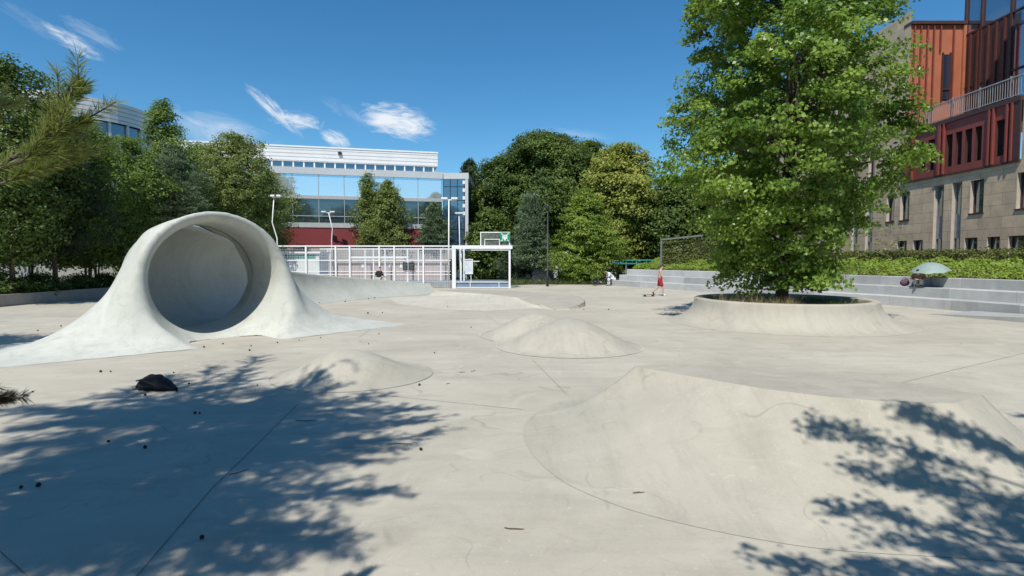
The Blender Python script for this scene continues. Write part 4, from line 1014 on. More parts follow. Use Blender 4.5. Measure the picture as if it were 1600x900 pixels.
# street goal (thick frame)
gx0, gx1 = fx(709.5), fx(798)
gf = empty('goal_frame', 'thick white goal frame at the right end of the court fence', 'goal', ((gx0 + gx1) / 2, CY, 0))
gt = Z_at(383.5, CY)
fpart(gf, 'goal_post', MB().box(gx0 - .13, gx0 + .13, CY - .13, CY + .13, 0, gt - .25), M['white'])
fpart(gf, 'goal_post', MB().box(gx1 - .15, gx1 - .01, CY - .07, CY + .07, 0, gt - .25), M['white'])
fpart(gf, 'crossbar', MB().box(gx0 - .15, gx1 + .12, CY - .14, CY + .14, gt - .247, gt), M['white'])
by = CY + 1.9
for xx in (gx0 + .35, gx1 - .1): fpart(gf, 'rear_post', MB().box(xx - .04, xx + .04, by - .04, by + .04, 0, gt - .3), M['white'])
for zz_, nm in ((gt - .30, 'rear_rail'), (1.9, 'rear_rail')): fpart(gf, nm, MB().box(gx0 + .3, gx0 + 1.7 if zz_ < 2 else gx1, by + .043, by + .1, zz_ - .03, zz_ + .03), M['white'])
for xx in (gx0 + .2, gx1 - .1): fpart(gf, 'side_rail', MB().beam((xx, CY + .15, gt - .18), (xx, by - .05, gt - .33), .06, .06), M['white'])
lo = fpart(gf, 'low_barrier', MB().box(gx0 + .15, gx1 - .17, CY - .03, CY + .02, .40, .45).box(gx0 + .15, gx1 - .17, CY - .03, CY + .02, .02, .07), M['white'])
for f in (.24, .75): fpart(gf, 'barrier_post', MB().box(gx0 + .15 + (gx1 - gx0) * f, gx0 + .2 + (gx1 - gx0) * f, CY - .028, CY + .018, .073, .397), M['white'])
fpart(gf, 'blue_panel', MB().box(gx0 + .15, gx1 - .17, CY + .03, CY + .05, .0, .40), M['blue_floor'])
# posters on the goal
pz0, pz1 = Z_at(427, CY + 1.8), Z_at(406, CY + 1.8); px0, px1 = X_at(726, CY + 1.8), X_at(738, CY + 1.8)
po = empty('info_panel', 'pale blue and white info panel at the back of the goal frame', 'sign board', ((px0 + px1) / 2, CY + 1.8, 0))
fpart(po, 'panel', MB().box(px0, px1, CY + 1.78, CY + 1.82, pz0, pz1), M['poster'])
fpart(po, 'panel_frame', MB().box(px0 - .05, px1 + .05, CY + 1.74, CY + 1.775, pz1, pz1 + .06).box(px0 - .05, px1 + .05, CY + 1.74, CY + 1.775, pz0 - .06, pz0).box(px0 - .05, px0, CY + 1.74, CY + 1.775, pz0, pz1).box(px1, px1 + .05, CY + 1.74, CY + 1.775, pz0, pz1), M['white'])
for pxx in (px0 + .1, px1 - .1): fpart(po, 'leg', MB().box(pxx - .025, pxx + .025, CY + 1.79, CY + 1.81, 0, pz0 - .06), M['white'])
# backboard over the goal with its green sign
b0, b1, bz0, bz1 = fx(750.5), fx(797), gt + .003, Z_at(362.5, CY)
bb = empty('backboard', 'white framed mesh backboard standing on top of the goal frame', 'backboard', ((b0 + b1) / 2, CY, gt))
mb = MB().box(b0, b1, CY - .03, CY + .03, bz1 - .07, bz1).box(b0, b0 + .07, CY - .03, CY + .03, bz0, bz1 - .073).box(b1 - .07, b1, CY - .03, CY + .03, bz0, bz1 - .073); fpart(bb, 'board_frame', mb, M['white'])
i0, i1, iz = fx(757), fx(781), Z_at(373.5, CY)
fpart(bb, 'target_square', MB().box(i0, i1, CY - .05, CY - .034, iz - .05, iz).box(i0, i0 + .05, CY - .05, CY - .034, bz0, iz - .053).box(i1 - .05, i1, CY - .05, CY - .034, bz0, iz - .053), M['white'])
mb = MB(); x = b0 + .09
while x < b1 - .08: mb.box(x, x + .012, CY - .01, CY + .0, bz0, bz1 - .075); x += .055
z = bz0 + .05
while z < bz1 - .1: mb.box(b0 + .073, b1 - .073, CY + .003, CY + .012, z, z + .012); z += .055
fpart(bb, 'wire_mesh', mb, M['greymetal'])
s0, s1, sz0, sz1 = fx(781.5), fx(796.5), Z_at(378, CY), Z_at(363.5, CY); sc_ = (s0 + s1) / 2; szc = (sz0 + sz1) / 2; sw = (s1 - s0) / 2
sg = empty('assembly_sign', 'green and white emergency assembly point sign on the backboard', 'sign', (sc_, CY - .07, sz0))
fpart(sg, 'sign_plate', MB().box(s0, s1, CY - .085, CY - .06, sz0, sz1), M['green'])
mb = MB(); yq = CY - .089
for a in (-1, 1):
    for b in (-1, 1):
        c = Vector((sc_ + a * sw * .46, yq, szc + b * sw * .50)); k = sw * .24
        e = Vector((sc_ + a * sw * .86, yq, szc + b * sw * .86))
        d1 = Vector((a * k, 0, 0)); d2 = Vector((0, 0, b * k)); n = len(mb.v)
        mb.v += [tuple(c), tuple(c + d1 * 1.1), tuple(c + d2 * 1.1)]; mb.f.append((n, n + 1, n + 2))
        mb.beam(c + (e - c) * .3, e, .035, .004, up=(0, 1, 0))
def fig(cx, s, dz=0):
    cz = szc + dz
    n = len(mb.v); mb.v += [(cx + .09 * s * math.cos(t), yq, cz + .17 * s + .09 * s * math.sin(t)) for t in np.linspace(0, 2 * math.pi, 10, endpoint=False)]; mb.f.append(tuple(range(n, n + 10)))
    n = len(mb.v); mb.v += [(cx - .1 * s, yq, cz + .06 * s), (cx + .1 * s, yq, cz + .06 * s), (cx + .07 * s, yq, cz - .28 * s), (cx - .07 * s, yq, cz - .28 * s)]; mb.f.append((n, n + 1, n + 2, n + 3))
fig(sc_, .75, -.02); fig(sc_ - .13, .55, .03); fig(sc_ + .13, .55, .03)
fpart(sg, 'pictogram', mb, M['white'])

# ---------------------------------------------------------------- masts and lamps
def mast(label, pts, d, arm, head_dx=0, mat='white', name='floodlight_mast', r=.058):
    P = [(X_at(px, d), d, Z_at(py, d)) for px, py in pts]; P[0] = (P[0][0], d, 0)
    root = empty(name, label, 'floodlight', P[0]); iv = Matrix.Translation((-P[0][0], -P[0][1], 0))
    mb = MB().tube(P, [r * (1 - .35 * i / (len(P) - 1)) for i in range(len(P))], k=10); o = mb.build('pole', M[mat], root, smooth=True); o.matrix_parent_inverse = iv
    x, y, z = P[-1]
    o = MB().beam((x - arm[0], y, z), (x + arm[1], y, z), .07, .07).build('cross_arm', M[mat], root); o.matrix_parent_inverse = iv
    for q in (x - arm[0] + .15, x + arm[1] - .15):
        o = MB().box(q - .22, q + .22, y - .18, y + .18, z + .04, z + .16).build('lamp_head', M[mat if mat == 'white' else 'greymetal'], root, bevel=.02); o.matrix_parent_inverse = iv
mast('tall straight white floodlight mast beside the goal frame', [(701.5, 450), (701.5, 380), (702, 313)], CY - .3, (.45, .55))
mast('white floodlight mast standing behind the goal frame', [(718.5, 440), (718.5, 380), (717.5, 335)], 56.5, (.3, .4))
mast('bent white floodlight mast with dark lamps before the glass building', [(518, 440), (519, 375), (520.5, 358), (515, 333)], 55.7, (.6, .55))
mast('crooked white floodlight mast rising right behind the concrete tube', [(436, 420), (434, 372), (427, 348), (430.5, 309)], 40.2, (.12, .45), r=.05)
lp = G(855.5, 447.5)
lamp = empty('street_lamp', 'slim dark grey street lamp at the back edge of the plaza', 'street lamp', (lp.x, lp.y, 0)); lz = Z_at(329, lp.y)
MB().tube([(0, 0, 0), (0, 0, .9), (0, 0, .95), (0, 0, lz)], [.095, .095, .06, .05], k=10).build('pole', M['darkmetal'], lamp, smooth=True)
MB().tube([(0, 0, lz + .002), (0, 0, lz + .05), (0, 0, lz + .42), (0, 0, lz + .5)], [.06, .14, .13, .03], k=12).build('lamp_head', M['darkmetal'], lamp, smooth=True)
MB().tube([(0, 0, .0), (0, 0, .03)], [.16, .15], k=12).build('base_plate', M['darkmetal'], lamp)

# ---------------------------------------------------------------- left glass building
M['fascia'] = plain('fascia', (.55, .56, .55), .5, var=.05)
M['glass_sky'] = glassmat('glass_upper', (.62, .70, .72), .66)  # pale base colour carries the mirrored sky of the upper panes
M['glass_dark'] = glassmat('glass_lower', (.022, .035, .035), .16)  # dark base colour stands in for trees mirrored in the lower panes
M['glass_side'] = glassmat('glass_side', (.03, .06, .11), .22)
M['redwall'] = plain('red_wall', (.20, .028, .028), .65, var=.08, scale=.6)
M['sill'] = plain('grey_sill', (.42, .43, .42), .6, var=.06)
M['slats'] = ribbed('white_slats', (.76, .75, .74), (.42, .40, .40), .36, 'Z', .22)
o0 = Vector((-7.2, 60, 0)); dirL = Vector((-15.2, -4, 0)).normalized(); LEN = 32.0; nrm = Vector((dirL.y, -dirL.x, 0))
if nrm.y > 0: nrm = -nrm
gb = empty('glass_building', 'long modern building with sky blue glass front and dark red base', 'building', tuple(o0))
def LP(s, out, z): return o0 + dirL * s + nrm * out + Vector((0, 0, z))
def slab(name, s0, s1, o_in, o_out, z0, z1, mat):
    mb = MB(); a = [LP(s, q, z) - o0 for z in (z0, z1) for s, q in ((s0, o_in), (s1, o_in), (s1, o_out), (s0, o_out))]
    mb.v = [tuple(p) for p in a]; mb.f = [(0, 3, 2, 1), (4, 5, 6, 7), (0, 1, 5, 4), (1, 2, 6, 5), (2, 3, 7, 6), (3, 0, 4, 7)]
    return mb.build(name, M[mat], gb)
slab('red_base', 0, LEN, -12, 0, 0, 5.15, 'redwall'); slab('sill_band', 0, LEN, -.3, .06, 5.153, 5.62, 'sill')
slab('core_wall', 0.02, LEN, -12, -.35, 5.16, 10.3, 'glass_dark')
slab('transom_band', 0, LEN, -.3, .03, 7.95, 8.28, 'sill'); slab('fascia', -.05, LEN, -12, .08, 10.32, 10.98, 'fascia')
# panes
s = 0.1; k = 0
while s < LEN - .5:
    e = s + 2.36
    slab('window_pane', s, e, -.2, -.12, 5.63, 7.94, 'glass_dark'); slab('window_pane', s, e, -.1, -.04, 8.283, 10.317, 'glass_sky')
    slab('mullion', e + .003, e + .055, -.2, .0, 5.63, 7.945, 'sill'); slab('mullion', e + .003, e + .045, -.1, -.02, 8.285, 10.315, 'sill')
    s = e + .06
slab('handrail', 0.1, LEN, -.04, .0, 6.25, 6.31, 'sill')
mb = MB()
# side block of dark blue panes right of the main front
sx1 = X_at(733, 60.3)
for zi, (z0, z1) in enumerate(((.0, 2.6), (2.66, 5.1), (5.16, 6.6), (6.66, 8.1), (8.16, 9.5), (9.56, 10.3))):
    for xi in range(3):
        w_ = (sx1 - .5 - o0.x) / 3; x0 = o0.x + .1 + xi * w_
        o = MB().box(x0, x0 + w_ - .06, 60.12, 60.2, z0, z1).build('side_pane', M['glass_side'], gb); o.matrix_parent_inverse = Matrix.Translation(-o0)
def gpart(name, mb, mat):
    o = mb.build(name, mat, gb); o.matrix_parent_inverse = Matrix.Translation(-o0)
gpart('side_wall', MB().box(o0.x + .02, sx1 - .4, 60.24, 70, 0, 10.32), M['darkmetal'])
gpart('side_fascia', MB().box(o0.x + .06, sx1, 60.08, 70.1, 10.323, 10.95), M['fascia'])
gpart('corner_column', MB().box(sx1 - .38, sx1 - .05, 60.1, 60.5, 0, 10.32), M['fascia'])
for z in (6.6, 7.4, 8.2, 9.0, 9.8): gpart('column_bracket', MB().box(sx1 - .62, sx1 - .385, 60.06, 60.22, z, z + .35), M['white'])
# attic storey, set back, slatted
slab('attic_windows', .6, LEN, -9, -2.2, 10.983, 11.85, 'glass_side')
s = .6
while s < LEN: slab('attic_post', s, s + .14, -2.19, -2.08, 10.985, 11.85, 'white'); s += 1.0
slab('attic_slats', .2, LEN, -9.5, -2.0, 11.853, 13.25, 'slats'); slab('attic_coping', .15, LEN, -9.55, -1.95, 13.253, 13.4, 'white')
for q in (10, 21.5): slab('vent_box', q, q + .35, -1.99, -1.8, 12.7, 12.95, 'darkmetal')

# curved tower far left
tw = empty('curved_tower', 'rounded white ribbed tower top above the dark trees on the left', 'building', (-38, 50, 0))
def ring(r, z0, z1, k=64):
    P = []
    for z in (z0, z1): P.append([(r * math.cos(2 * math.pi * j / k), r * math.sin(2 * math.pi * j / k), z) for j in range(k + 1)])
    return MB().grid(P[::-1])
ring(6.3, 0, 11.9).build('lower_wall', M['whitedirty'], tw, smooth=True); ring(6.1, 11.9, 13.1).build('window_band', M['glass_side'], tw, smooth=True)
for j in range(26):
    a = 2 * math.pi * j / 26; MB().box(-.09, .09, -.08, .08, 11.9, 13.1, Matrix.Translation((6.2 * math.cos(a), 6.2 * math.sin(a), 0)) @ Matrix.Rotation(a, 4, 'Z')).build('window_post', M['white'], tw)
m_ = ring(6.4, 13.1, 14.75); n = len(m_.v); m_.v.append((0, 0, 14.75)); m_.f += [(65 * 0 + j, 65 * 0 + j + 1, n) for j in range(64)]
m_.build('ribbed_parapet', M['slats'], tw); MB().box(-2, 1.5, -2, 2, 14.76, 15.4).build('roof_box', M['whitedirty'], tw)
m_ = MB().box(-60, -38, 55, 75, 0, 14.3); tag(m_.build('white_wing', M['slats']), 'white slatted building wing behind the curved tower', 'building')

# ---------------------------------------------------------------- right stone building
M['stone'] = brickmat('stone_slabs', (.60, .46, .31), (.51, .39, .265), (.24, .20, .16), 1.5, .62, 'YZ')
M['stone_y'] = brickmat('stone_slabs_y', (.60, .46, .31), (.51, .39, .265), (.24, .20, .16), 1.5, .62, 'XZ')
M['red_clad'] = plain('red_cladding', (.23, .05, .038), .55, var=.12, scale=1.5)
M['orange_clad'] = plain('orange_cladding', (.40, .135, .07), .55, var=.1, scale=1.5)
M['dark_red'] = plain('dark_red_cladding', (.10, .03, .025), .5)
M['brown_trim'] = plain('brown_trim', (.07, .03, .025), .5)
M['reveal'] = plain('stone_reveal', (.46, .40, .33), .7, var=.08)
M['win_glass'] = glassmat('window_glass', (.035, .06, .06), .3)
M['dark_glass'] = glassmat('dark_glass', (.03, .04, .07), .42)
M['steel'] = plain('steel_rail', (.42, .38, .36), .4, metal=.3)
BX = 26.0
sb = empty('stone_building', 'stone office building with rust red upper storey on the right', 'building', (BX, 35, 0))
def bpart(name, mb, mat, parent=None):
    o = mb.build(name, mat, parent or sb)
    o.matrix_parent_inverse = Matrix.Translation((-BX, -35, 0)) if parent is None else Matrix.Identity(4); return o
def wall_x(x, y0, y1, z0, z1, holes, depth=.35, mat='stone', name='wall'):
    """wall in the plane x, facing -x, with real openings"""
    ys = sorted({y0, y1, *[h[0] for h in holes], *[h[1] for h in holes]}); zs = sorted({z0, z1, *[h[2] for h in holes], *[h[3] for h in holes]})
    mb = MB()
    for a, b in zip(ys, ys[1:]):
        for c, d in zip(zs, zs[1:]):
            my, mz = (a + b) / 2, (c + d) / 2
            if a < y0 - 1e-6 or b > y1 + 1e-6: continue
            if any(h[0] < my < h[1] and h[2] < mz < h[3] for h in holes): continue
            mb.quad((x, a, c), (x, a, d), (x, b, d), (x, b, c))
    rv = MB()
    for h in holes:
        a, b, c, d = h[:4]; X2 = x + depth
        rv.quad((x, b, c), (x, b, d), (X2, b, d), (X2, b, c)); rv.quad((x, a, c), (X2, a, c), (X2, a, d), (x, a, d))
        rv.quad((x, a, d), (X2, a, d), (X2, b, d), (x, b, d)); rv.quad((x, a, c), (x, b, c), (X2, b, c), (X2, a, c))
    return mb, rv
def yw(p0, p1): return (BX * F / (p1 - 800), BX * F / (p0 - 800))
holes = []
for a, b in ((1505, 1525), (1540, 1560), (1573, 1601), (1612, 1640), (1400, 1415), (1425, 1440)): holes.append((*yw(a, b), 2.35, 3.28))
for a, b in ((1511, 1532), (1583, 1612), (1403, 1417), (1382, 1394)): holes.append((*yw(a, b), 4.66, 6.5))
for a, b in ((1455, 1470), (1483, 1498), (1350, 1361), (1328, 1338), (1300, 1310)): holes.append((*yw(a, b), 2.32, 6.55))
mb, rv = wall_x(BX, 22, 29.7, 0, 22, [h for h in holes if h[1] < 29.75]); 
holes2 = [h for h in holes if h not in [q for q in holes if q[1] < 29.75]]
m1, r1_ = wall_x(BX, 22, 66, 0, 7.2, holes)
bpart('wall', m1, M['stone'])
m2, r2_ = wall_x(BX, 38.35, 66, 7.2, 18.2, [(*yw(1352, 1362), 8, 10.2), (*yw(1326, 1336), 8, 10.2), (*yw(1352, 1362), 12, 14.2), (*yw(1300, 1312), 12, 14.2)])
bpart('wall', m2, M['stone'])
m3, _ = wall_x(BX, 22, 29.7, 7.2, 24, []); bpart('wall', m3, M['stone'])
bpart('side_wall', MB().quad((BX, 29.7, 10.4), (BX, 29.7, 24), (BX + 4, 29.7, 24), (BX + 4, 29.7, 10.4)), M['stone_y'])
bpart('wall', MB().box(BX + .4, BX + 14, 22, 66, 0, 7), M['darkmetal'])
for h in holes + [(*yw(1352, 1362), 8, 10.2), (*yw(1326, 1336), 8, 10.2), (*yw(1352, 1362), 12, 14.2), (*yw(1300, 1312), 12, 14.2)]:
    a, b, c, d = h
    wnd = bpart('window', MB().box(BX + .26, BX + .3, a, b, c, d), M['win_glass'])
    fr = MB().box(BX + .2, BX + .255, a, a + .06, c, d).box(BX + .2, BX + .255, b - .06, b, c, d).box(BX + .2, BX + .255, a + .062, b - .062, d - .06, d).box(BX + .2, BX + .255, a + .062, b - .062, c, c + .06)
    bpart('reveal', wall_x(BX, 22, 66, 0, 22, [h])[1], M['reveal'], wnd)
    if d - c > 3: fr.box(BX + .18, BX + .256, a + .062, b - .062, 3.3, 4.7)
    bpart('frame', fr, M['brown_trim'] if d - c < 3 else M['greymetal'], wnd)
    if c > 4: bpart('sill', MB().box(BX - .05, BX + .1, a - .05, b + .05, c - .09, c - .004), M['brown_trim'], wnd)
# red storey: proud panels between deep windows
RXp = BX - .06
rh = []
for a, b in ((1431, 1441), (1444.5, 1454.5), (1472, 1482), (1486.5, 1496.5), (1501, 1512), (1516.5, 1527), (1549, 1563)): rh.append((*yw(a, b), 7.55, 9.45))
m4, r4 = wall_x(RXp, 29.75, 38.35, 7.16, 10.15, rh, depth=.45); bpart('red_cladding', m4, M['red_clad'])
for h in rh:
    wnd = bpart('window', MB().box(RXp + .36, RXp + .4, *h), M['dark_glass']); bpart('reveal', wall_x(RXp, 22, 66, 0, 22, [h], depth=.45)[1], M['brown_trim'], wnd)
    bpart('frame', MB().box(RXp + .3, RXp + .358, h[0], h[1], h[2] + .45, h[2] + .52).box(RXp + .3, RXp + .358, h[0], h[0] + .05, h[2], h[3]), M['brown_trim'], wnd)
bpart('base_trim', MB().box(RXp - .05, RXp + .2, 29.72, 38.4, 7.05, 7.157), M['brown_trim'])
bpart('end_trim', MB().box(RXp - .06, RXp - .003, 29.72, 30.35, 7.16, 10.15), M['brown_trim'])
for px in (1411, 1422, 1464, 1470, 1499.5 + 40, 1546, 1567, 1575, 1462):
    y = BX * F / (px - 800); bpart('cladding_fin', MB().box(RXp - .13, RXp - .004, y - .05, y + .05, 7.16, 10.15), M['red_clad'])
bpart('terrace_edge', MB().box(RXp - .1, BX + 4, 29.72, 38.3, 10.153, 10.4), M['brown_trim'])
# balustrade
bl = bpart('balustrade', MB().box(BX - .02, BX + .03, 29.8, 38.2, 11.45, 11.51).box(BX - .02, BX + .03, 29.8, 38.2, 10.5, 10.54), M['steel'])
mb = MB(); y = 29.9
while y < 38.2: mb.box(BX - .005, BX + .018, y - .012, y + .012, 10.542, 11.448); y += .16
bpart('balusters', mb, M['steel'], bl)
mb = MB()
for y in (30.6, 32.6, 34.6, 36.6, 38.1): mb.box(BX + .04, BX + .1, y - .035, y + .035, 10.405, 11.6)
bpart('rail_posts', mb, M['steel'], bl)
# orange end wall facing the camera and the glass volume set back behind the terrace
OX1 = X_at(1492, 38.35)
bpart('orange_wall', MB().quad((BX, 38.34, 10.4), (OX1, 38.34, 10.4), (OX1, 38.34, 17.3), (BX, 38.34, 17.3)), M['orange_clad'])
for q in (.2, .62, 1.04, 1.46, 1.9, 2.75): bpart('cladding_fin', MB().box(BX + q - .035, BX + q + .035, 38.2, 38.336, 11.2 if q != 1.9 else 15.6, 17.2), M['red_clad'])
wnd = bpart('window', MB().box(BX + 2.12, BX + 2.55, 38.28, 38.335, 12.5, 15.4), M['dark_glass']); bpart('frame', MB().box(BX + 2.06, BX + 2.115, 38.2, 38.337, 12.4, 15.5).box(BX + 2.555, BX + 2.61, 38.2, 38.337, 12.4, 15.5).box(BX + 2.12, BX + 2.55, 38.2, 38.275, 13.1, 13.2), M['brown_trim'], wnd)
bpart('orange_coping', MB().box(BX - .02, OX1 + .05, 38.15, 39, 17.303, 17.5), M['brown_trim'])
bpart('orange_side', MB().box(OX1 - .12, OX1 + .06, 38.2, 38.336, 10.4, 17.3), M['orange_clad'])
gx = OX1 + .1
bpart('glass_volume', MB().box(gx, gx + 10, 29.72, 38.5, 10.42, 22.5), M['dark_glass'])
for y in (30.4, 32.6, 34.8, 37, 38.3): bpart('glass_mullion', MB().box(gx - .12, gx - .004, y - .07, y + .07, 10.42, 20.5), M['brown_trim'])
for z in (13.2, 16.6, 19.3): bpart('glass_transom', MB().box(gx - .09, gx - .006, 29.8, 38.2, z - .05, z + .05), M['brown_trim'])
bpart('red_screen', MB().box(gx - .06, gx - .008, 34.9, 38.2, 11, 16.5), M['brown_trim'])
for y in (35.2, 35.8, 36.4, 37.2, 37.8): bpart('cladding_fin', MB().box(gx - .16, gx - .062, y - .06, y + .06, 11, 16.5), M['dark_red'])

# ---------------------------------------------------------------- things beyond the plaza
d = 53.0
vb = empty('white_container', 'white cabin with grey door seen between the trunks behind the lamp', 'cabin', (X_at(838, d), d, 0))
fpart(vb, 'wall', MB().box(X_at(798, d), X_at(871, d), d, d + 2.5, 0, Z_at(409, d)), M['white']); fpart(vb, 'door', MB().box(X_at(855, d), X_at(864, d), d - .03, d - .004, .1, Z_at(413, d)), M['greymetal'])
d = 47.6
bn = empty('dark_bin', 'dark grey bin box standing left of the lamp post', 'bin', (X_at(843, d), d, 0))
fpart(bn, 'box', MB().box(X_at(832, d), X_at(855, d), d, d + .9, .05, Z_at(427.5, d)), M['darkmetal']); fpart(bn, 'lid', MB().box(X_at(831, d), X_at(856, d), d - .05, d + .95, Z_at(427.5, d) + .003, Z_at(427.5, d) + .07), M['darkmetal'])
d = 58.0
rl = empty('teal_railing', 'teal railing beyond the left end of the seating steps', 'railing', (X_at(1000, d), d, 0))
for px in (962, 978, 994, 1010, 1026): fpart(rl, 'post', MB().box(X_at(px, d) - .05, X_at(px, d) + .05, d - .05, d + .05, 0, Z_at(406, d)), M['greymetal'])
for z in (1.95, 1.6): fpart(rl, 'rail', MB().box(X_at(958, d), X_at(1032, d), d - .1, d - .053, z - .07, z + .07), M['teal'])
M['blue_cloth'] = plain('blue_cloth', (.06, .25, .42), .7)
d = 56.0
ub = empty('market_parasol', 'small blue parasol beside the teal railing', 'parasol', (X_at(958, d), d, 0))
MB().tube([(0, 0, 0), (0, 0, 1.95)], .03, k=6).build('pole', M['greymetal'], ub); MB().tube([(0, 0, 1.7), (0, 0, 2.1)], [.95, .04], k=8).build('canopy', M['blue_cloth'], ub)

# ---------------------------------------------------------------- bicycles
def bicycle(name, label, loc, rz, group):
    root = empty(name, label, 'bicycle', loc, rz, group)
    Rw = .34
    def circ(cx, r, k=28): return [(cx + r * math.cos(2 * math.pi * j / k), 0, Rw + r * math.sin(2 * math.pi * j / k)) for j in range(k)]
    for cx in (-.52, .52):
        wl = MB().tube([(cx, -.04, Rw), (cx, .04, Rw)], .025, k=8).build('wheel', M['greymetal'], root)
        MB().tube(circ(cx, Rw - .02), .02, k=6, closed=True).build('tyre', M['rubber'], wl); MB().tube(circ(cx, Rw - .05), .01, k=5, closed=True).build('rim', M['greymetal'], wl)
        sp = MB()
        for j in range(14): a = 2 * math.pi * j / 14; sp.tube([(cx, 0, Rw), (cx + (Rw - .05) * math.cos(a), 0, Rw + (Rw - .05) * math.sin(a))], .002, k=3, cap=False)
        sp.build('spokes', M['greymetal'], wl)
    bbk = (-.08, 0, .30); st_ = (-.2, 0, .78); hd = (.36, 0, .80); hl = (.39, 0, .68)
    f = MB()
    for a, b, r in ((bbk, st_, .017), (st_, (.36, 0, .76), .016), (bbk, hl, .019), (hd, hl, .02), (bbk, (-.52, .0, Rw), .011), (st_, (-.52, 0, Rw), .010)): f.tube([a, b], r, k=6)
    f.build('frame', M['darkmetal'], root)
    MB().tube([(.39, 0, .68), (.43, 0, .55), (.52, 0, Rw)], .015, k=6).build('fork', M['darkmetal'], root)
    MB().tube([(.36, 0, .80), (.35, 0, .95)], .014, k=6).tube([(.28, -.28, .98), (.36, -.12, .96), (.36, .12, .96), (.28, .28, .98)], .014, k=6).build('handlebar', M['darkmetal'], root)
    s_ = MB().tube([(-.2, 0, .78), (-.225, 0, .9)], .013, k=6); s_.ellipsoid((-.24, 0, .93), (.13, .06, .035)); s_.build('saddle', M['rubber'], root)
    MB().tube([(-.08, -.05, .30), (-.08, .05, .30)], .08, k=12).tube([(-.08, .07, .3), (.05, .07, .2)], .01, k=4).tube([(-.08, -.07, .3), (-.21, -.07, .4)], .01, k=4).build('crankset', M['greymetal'], root)
    return root
b1_ = bicycle('bicycle', 'dark bicycle parked at the left end of the seating steps', (6.9, 44.3, 0), R(14), 'bicycles at the back of the plaza')
b2_ = copy_tree(b1_); b2_.location = (X_at(845, 47.1), 47.1, 0); b2_.rotation_euler = (0, 0, R(-20)); b2_['label'] = 'bicycle leaning before the dark bin box'

# ---------------------------------------------------------------- people
def skin_mesh(verts, edges, radii, root=0, sub=2):
    me = bpy.data.meshes.new('tmp'); me.from_pydata(verts, edges, []); me.update()
    o = bpy.data.objects.new('tmp', me); COL.objects.link(o)
    o.modifiers.new('s', 'SKIN'); 
    if not me.skin_vertices: pass
    sv = me.skin_vertices[0].data
    for i, r in enumerate(radii):
        sv[i].radius = r if isinstance(r, tuple) else (r, r); sv[i].use_root = (i == root)
    mo = o.modifiers.new('d', 'SUBSURF'); mo.levels = sub; mo.render_levels = sub
    dg = bpy.context.evaluated_depsgraph_get(); dg.update()
    res = bpy.data.meshes.new_from_object(o.evaluated_get(dg))
    bpy.data.objects.remove(o); bpy.data.meshes.remove(me); return res
class Body:
    def __init__(s): s.v = []; s.e = []; s.r = []
    def add(s, p, r, parent=None):
        s.v.append(tuple(p)); s.r.append(r); i = len(s.v) - 1
        if parent is not None: s.e.append((parent, i))
        return i
def person(label, loc, rz, J, mats, clothes, hair=True, group=None, head_fwd=(1, 0, 0), cap=None):
    """J: joints in local metres, x forward, z up. limbs keyed l/r"""
    root = empty('person', label, 'person', loc, rz, group); B = Body(); V3 = Vector
    pel = B.add(J['pelvis'], (.13, .10)); wa = B.add(J['waist'], (.125, .095), pel); ch = B.add(J['chest'], (.155, .11), wa); nb_ = B.add(J['neck'], .06, ch)
    hb = V3(J['head']); f = V3(head_fwd).normalized(); up = (hb - V3(J['neck'])).normalized()
    jw = B.add(hb - up * .075 + f * .015, .062, nb_); md = B.add(hb + f * .01, (.082, .088), jw); tp = B.add(hb + up * .085 - f * .01, .068, md)
    nose = B.add(hb + f * .098 - up * .015, .012, md)
    for s in 'lr':
        sh = B.add(J['sh_' + s], .058, ch); elb = B.add(J['el_' + s], .042, sh); wr = B.add(J['wr_' + s], .028, elb)
        a, b = V3(J['el_' + s]), V3(J['wr_' + s]); d = (b - a).normalized(); side = d.cross(V3((0, 0, 1)))
        side = side.normalized() if side.length > .1 else V3((1, 0, 0)); pm = B.add(b + d * .07, (.034, .02), wr)
        for k in range(4):
            o_ = side * (k - 1.5) * .019; l = (.075, .085, .08, .062)[k]; drop = V3((0, 0, -.0))
            q = B.add(b + d * (.085 + l * .55) + o_ * 1.1, .0085, pm); B.add(b + d * (.085 + l) + o_ + d.cross(side) * .02, .0075, q)
        th = B.add(b + d * .06 + side * .045, .010, pm); B.add(b + d * .10 + side * .055, .0085, th)
        hp = B.add(J['hip_' + s], .088, pel); kn = B.add(J['kn_' + s], .056, hp)
        cf = B.add(V3(J['kn_' + s]).lerp(V3(J['an_' + s]), .35) , .055, kn); an = B.add(J['an_' + s], .036, cf); B.add(J['toe_' + s], (.036, .026), an)
    me = skin_mesh(B.v, B.e, B.r); link('body', me, M[mats], root, smooth=True)
    if hair:
        H = Body(); a = H.add(hb - f * .055 - up * .03, .055); b_ = H.add(hb - f * .03 + up * .055, .078, a); H.add(hb + f * .045 + up * .09, .05, b_)
        link('hair', skin_mesh(H.v, H.e, H.r), M['hair'], root, smooth=True)
    for nm, mat, chain in clothes:
        K = Body()
        for path in chain:
            prev = None
            for key, r in path:
                p = J[key] if isinstance(key, str) else key
                ex = [i for i, q in enumerate(K.v) if (V3(q) - V3(p)).length < 1e-5]
                if ex:
                    if prev is not None: K.e.append((prev, ex[0]))
                    prev = ex[0]
                else: prev = K.add(p, r, prev)
        link(nm, skin_mesh(K.v, K.e, K.r), M[mat], root, smooth=True)
    return root
def lerp(a, b, t): return tuple(Vector(a).lerp(Vector(b), t))
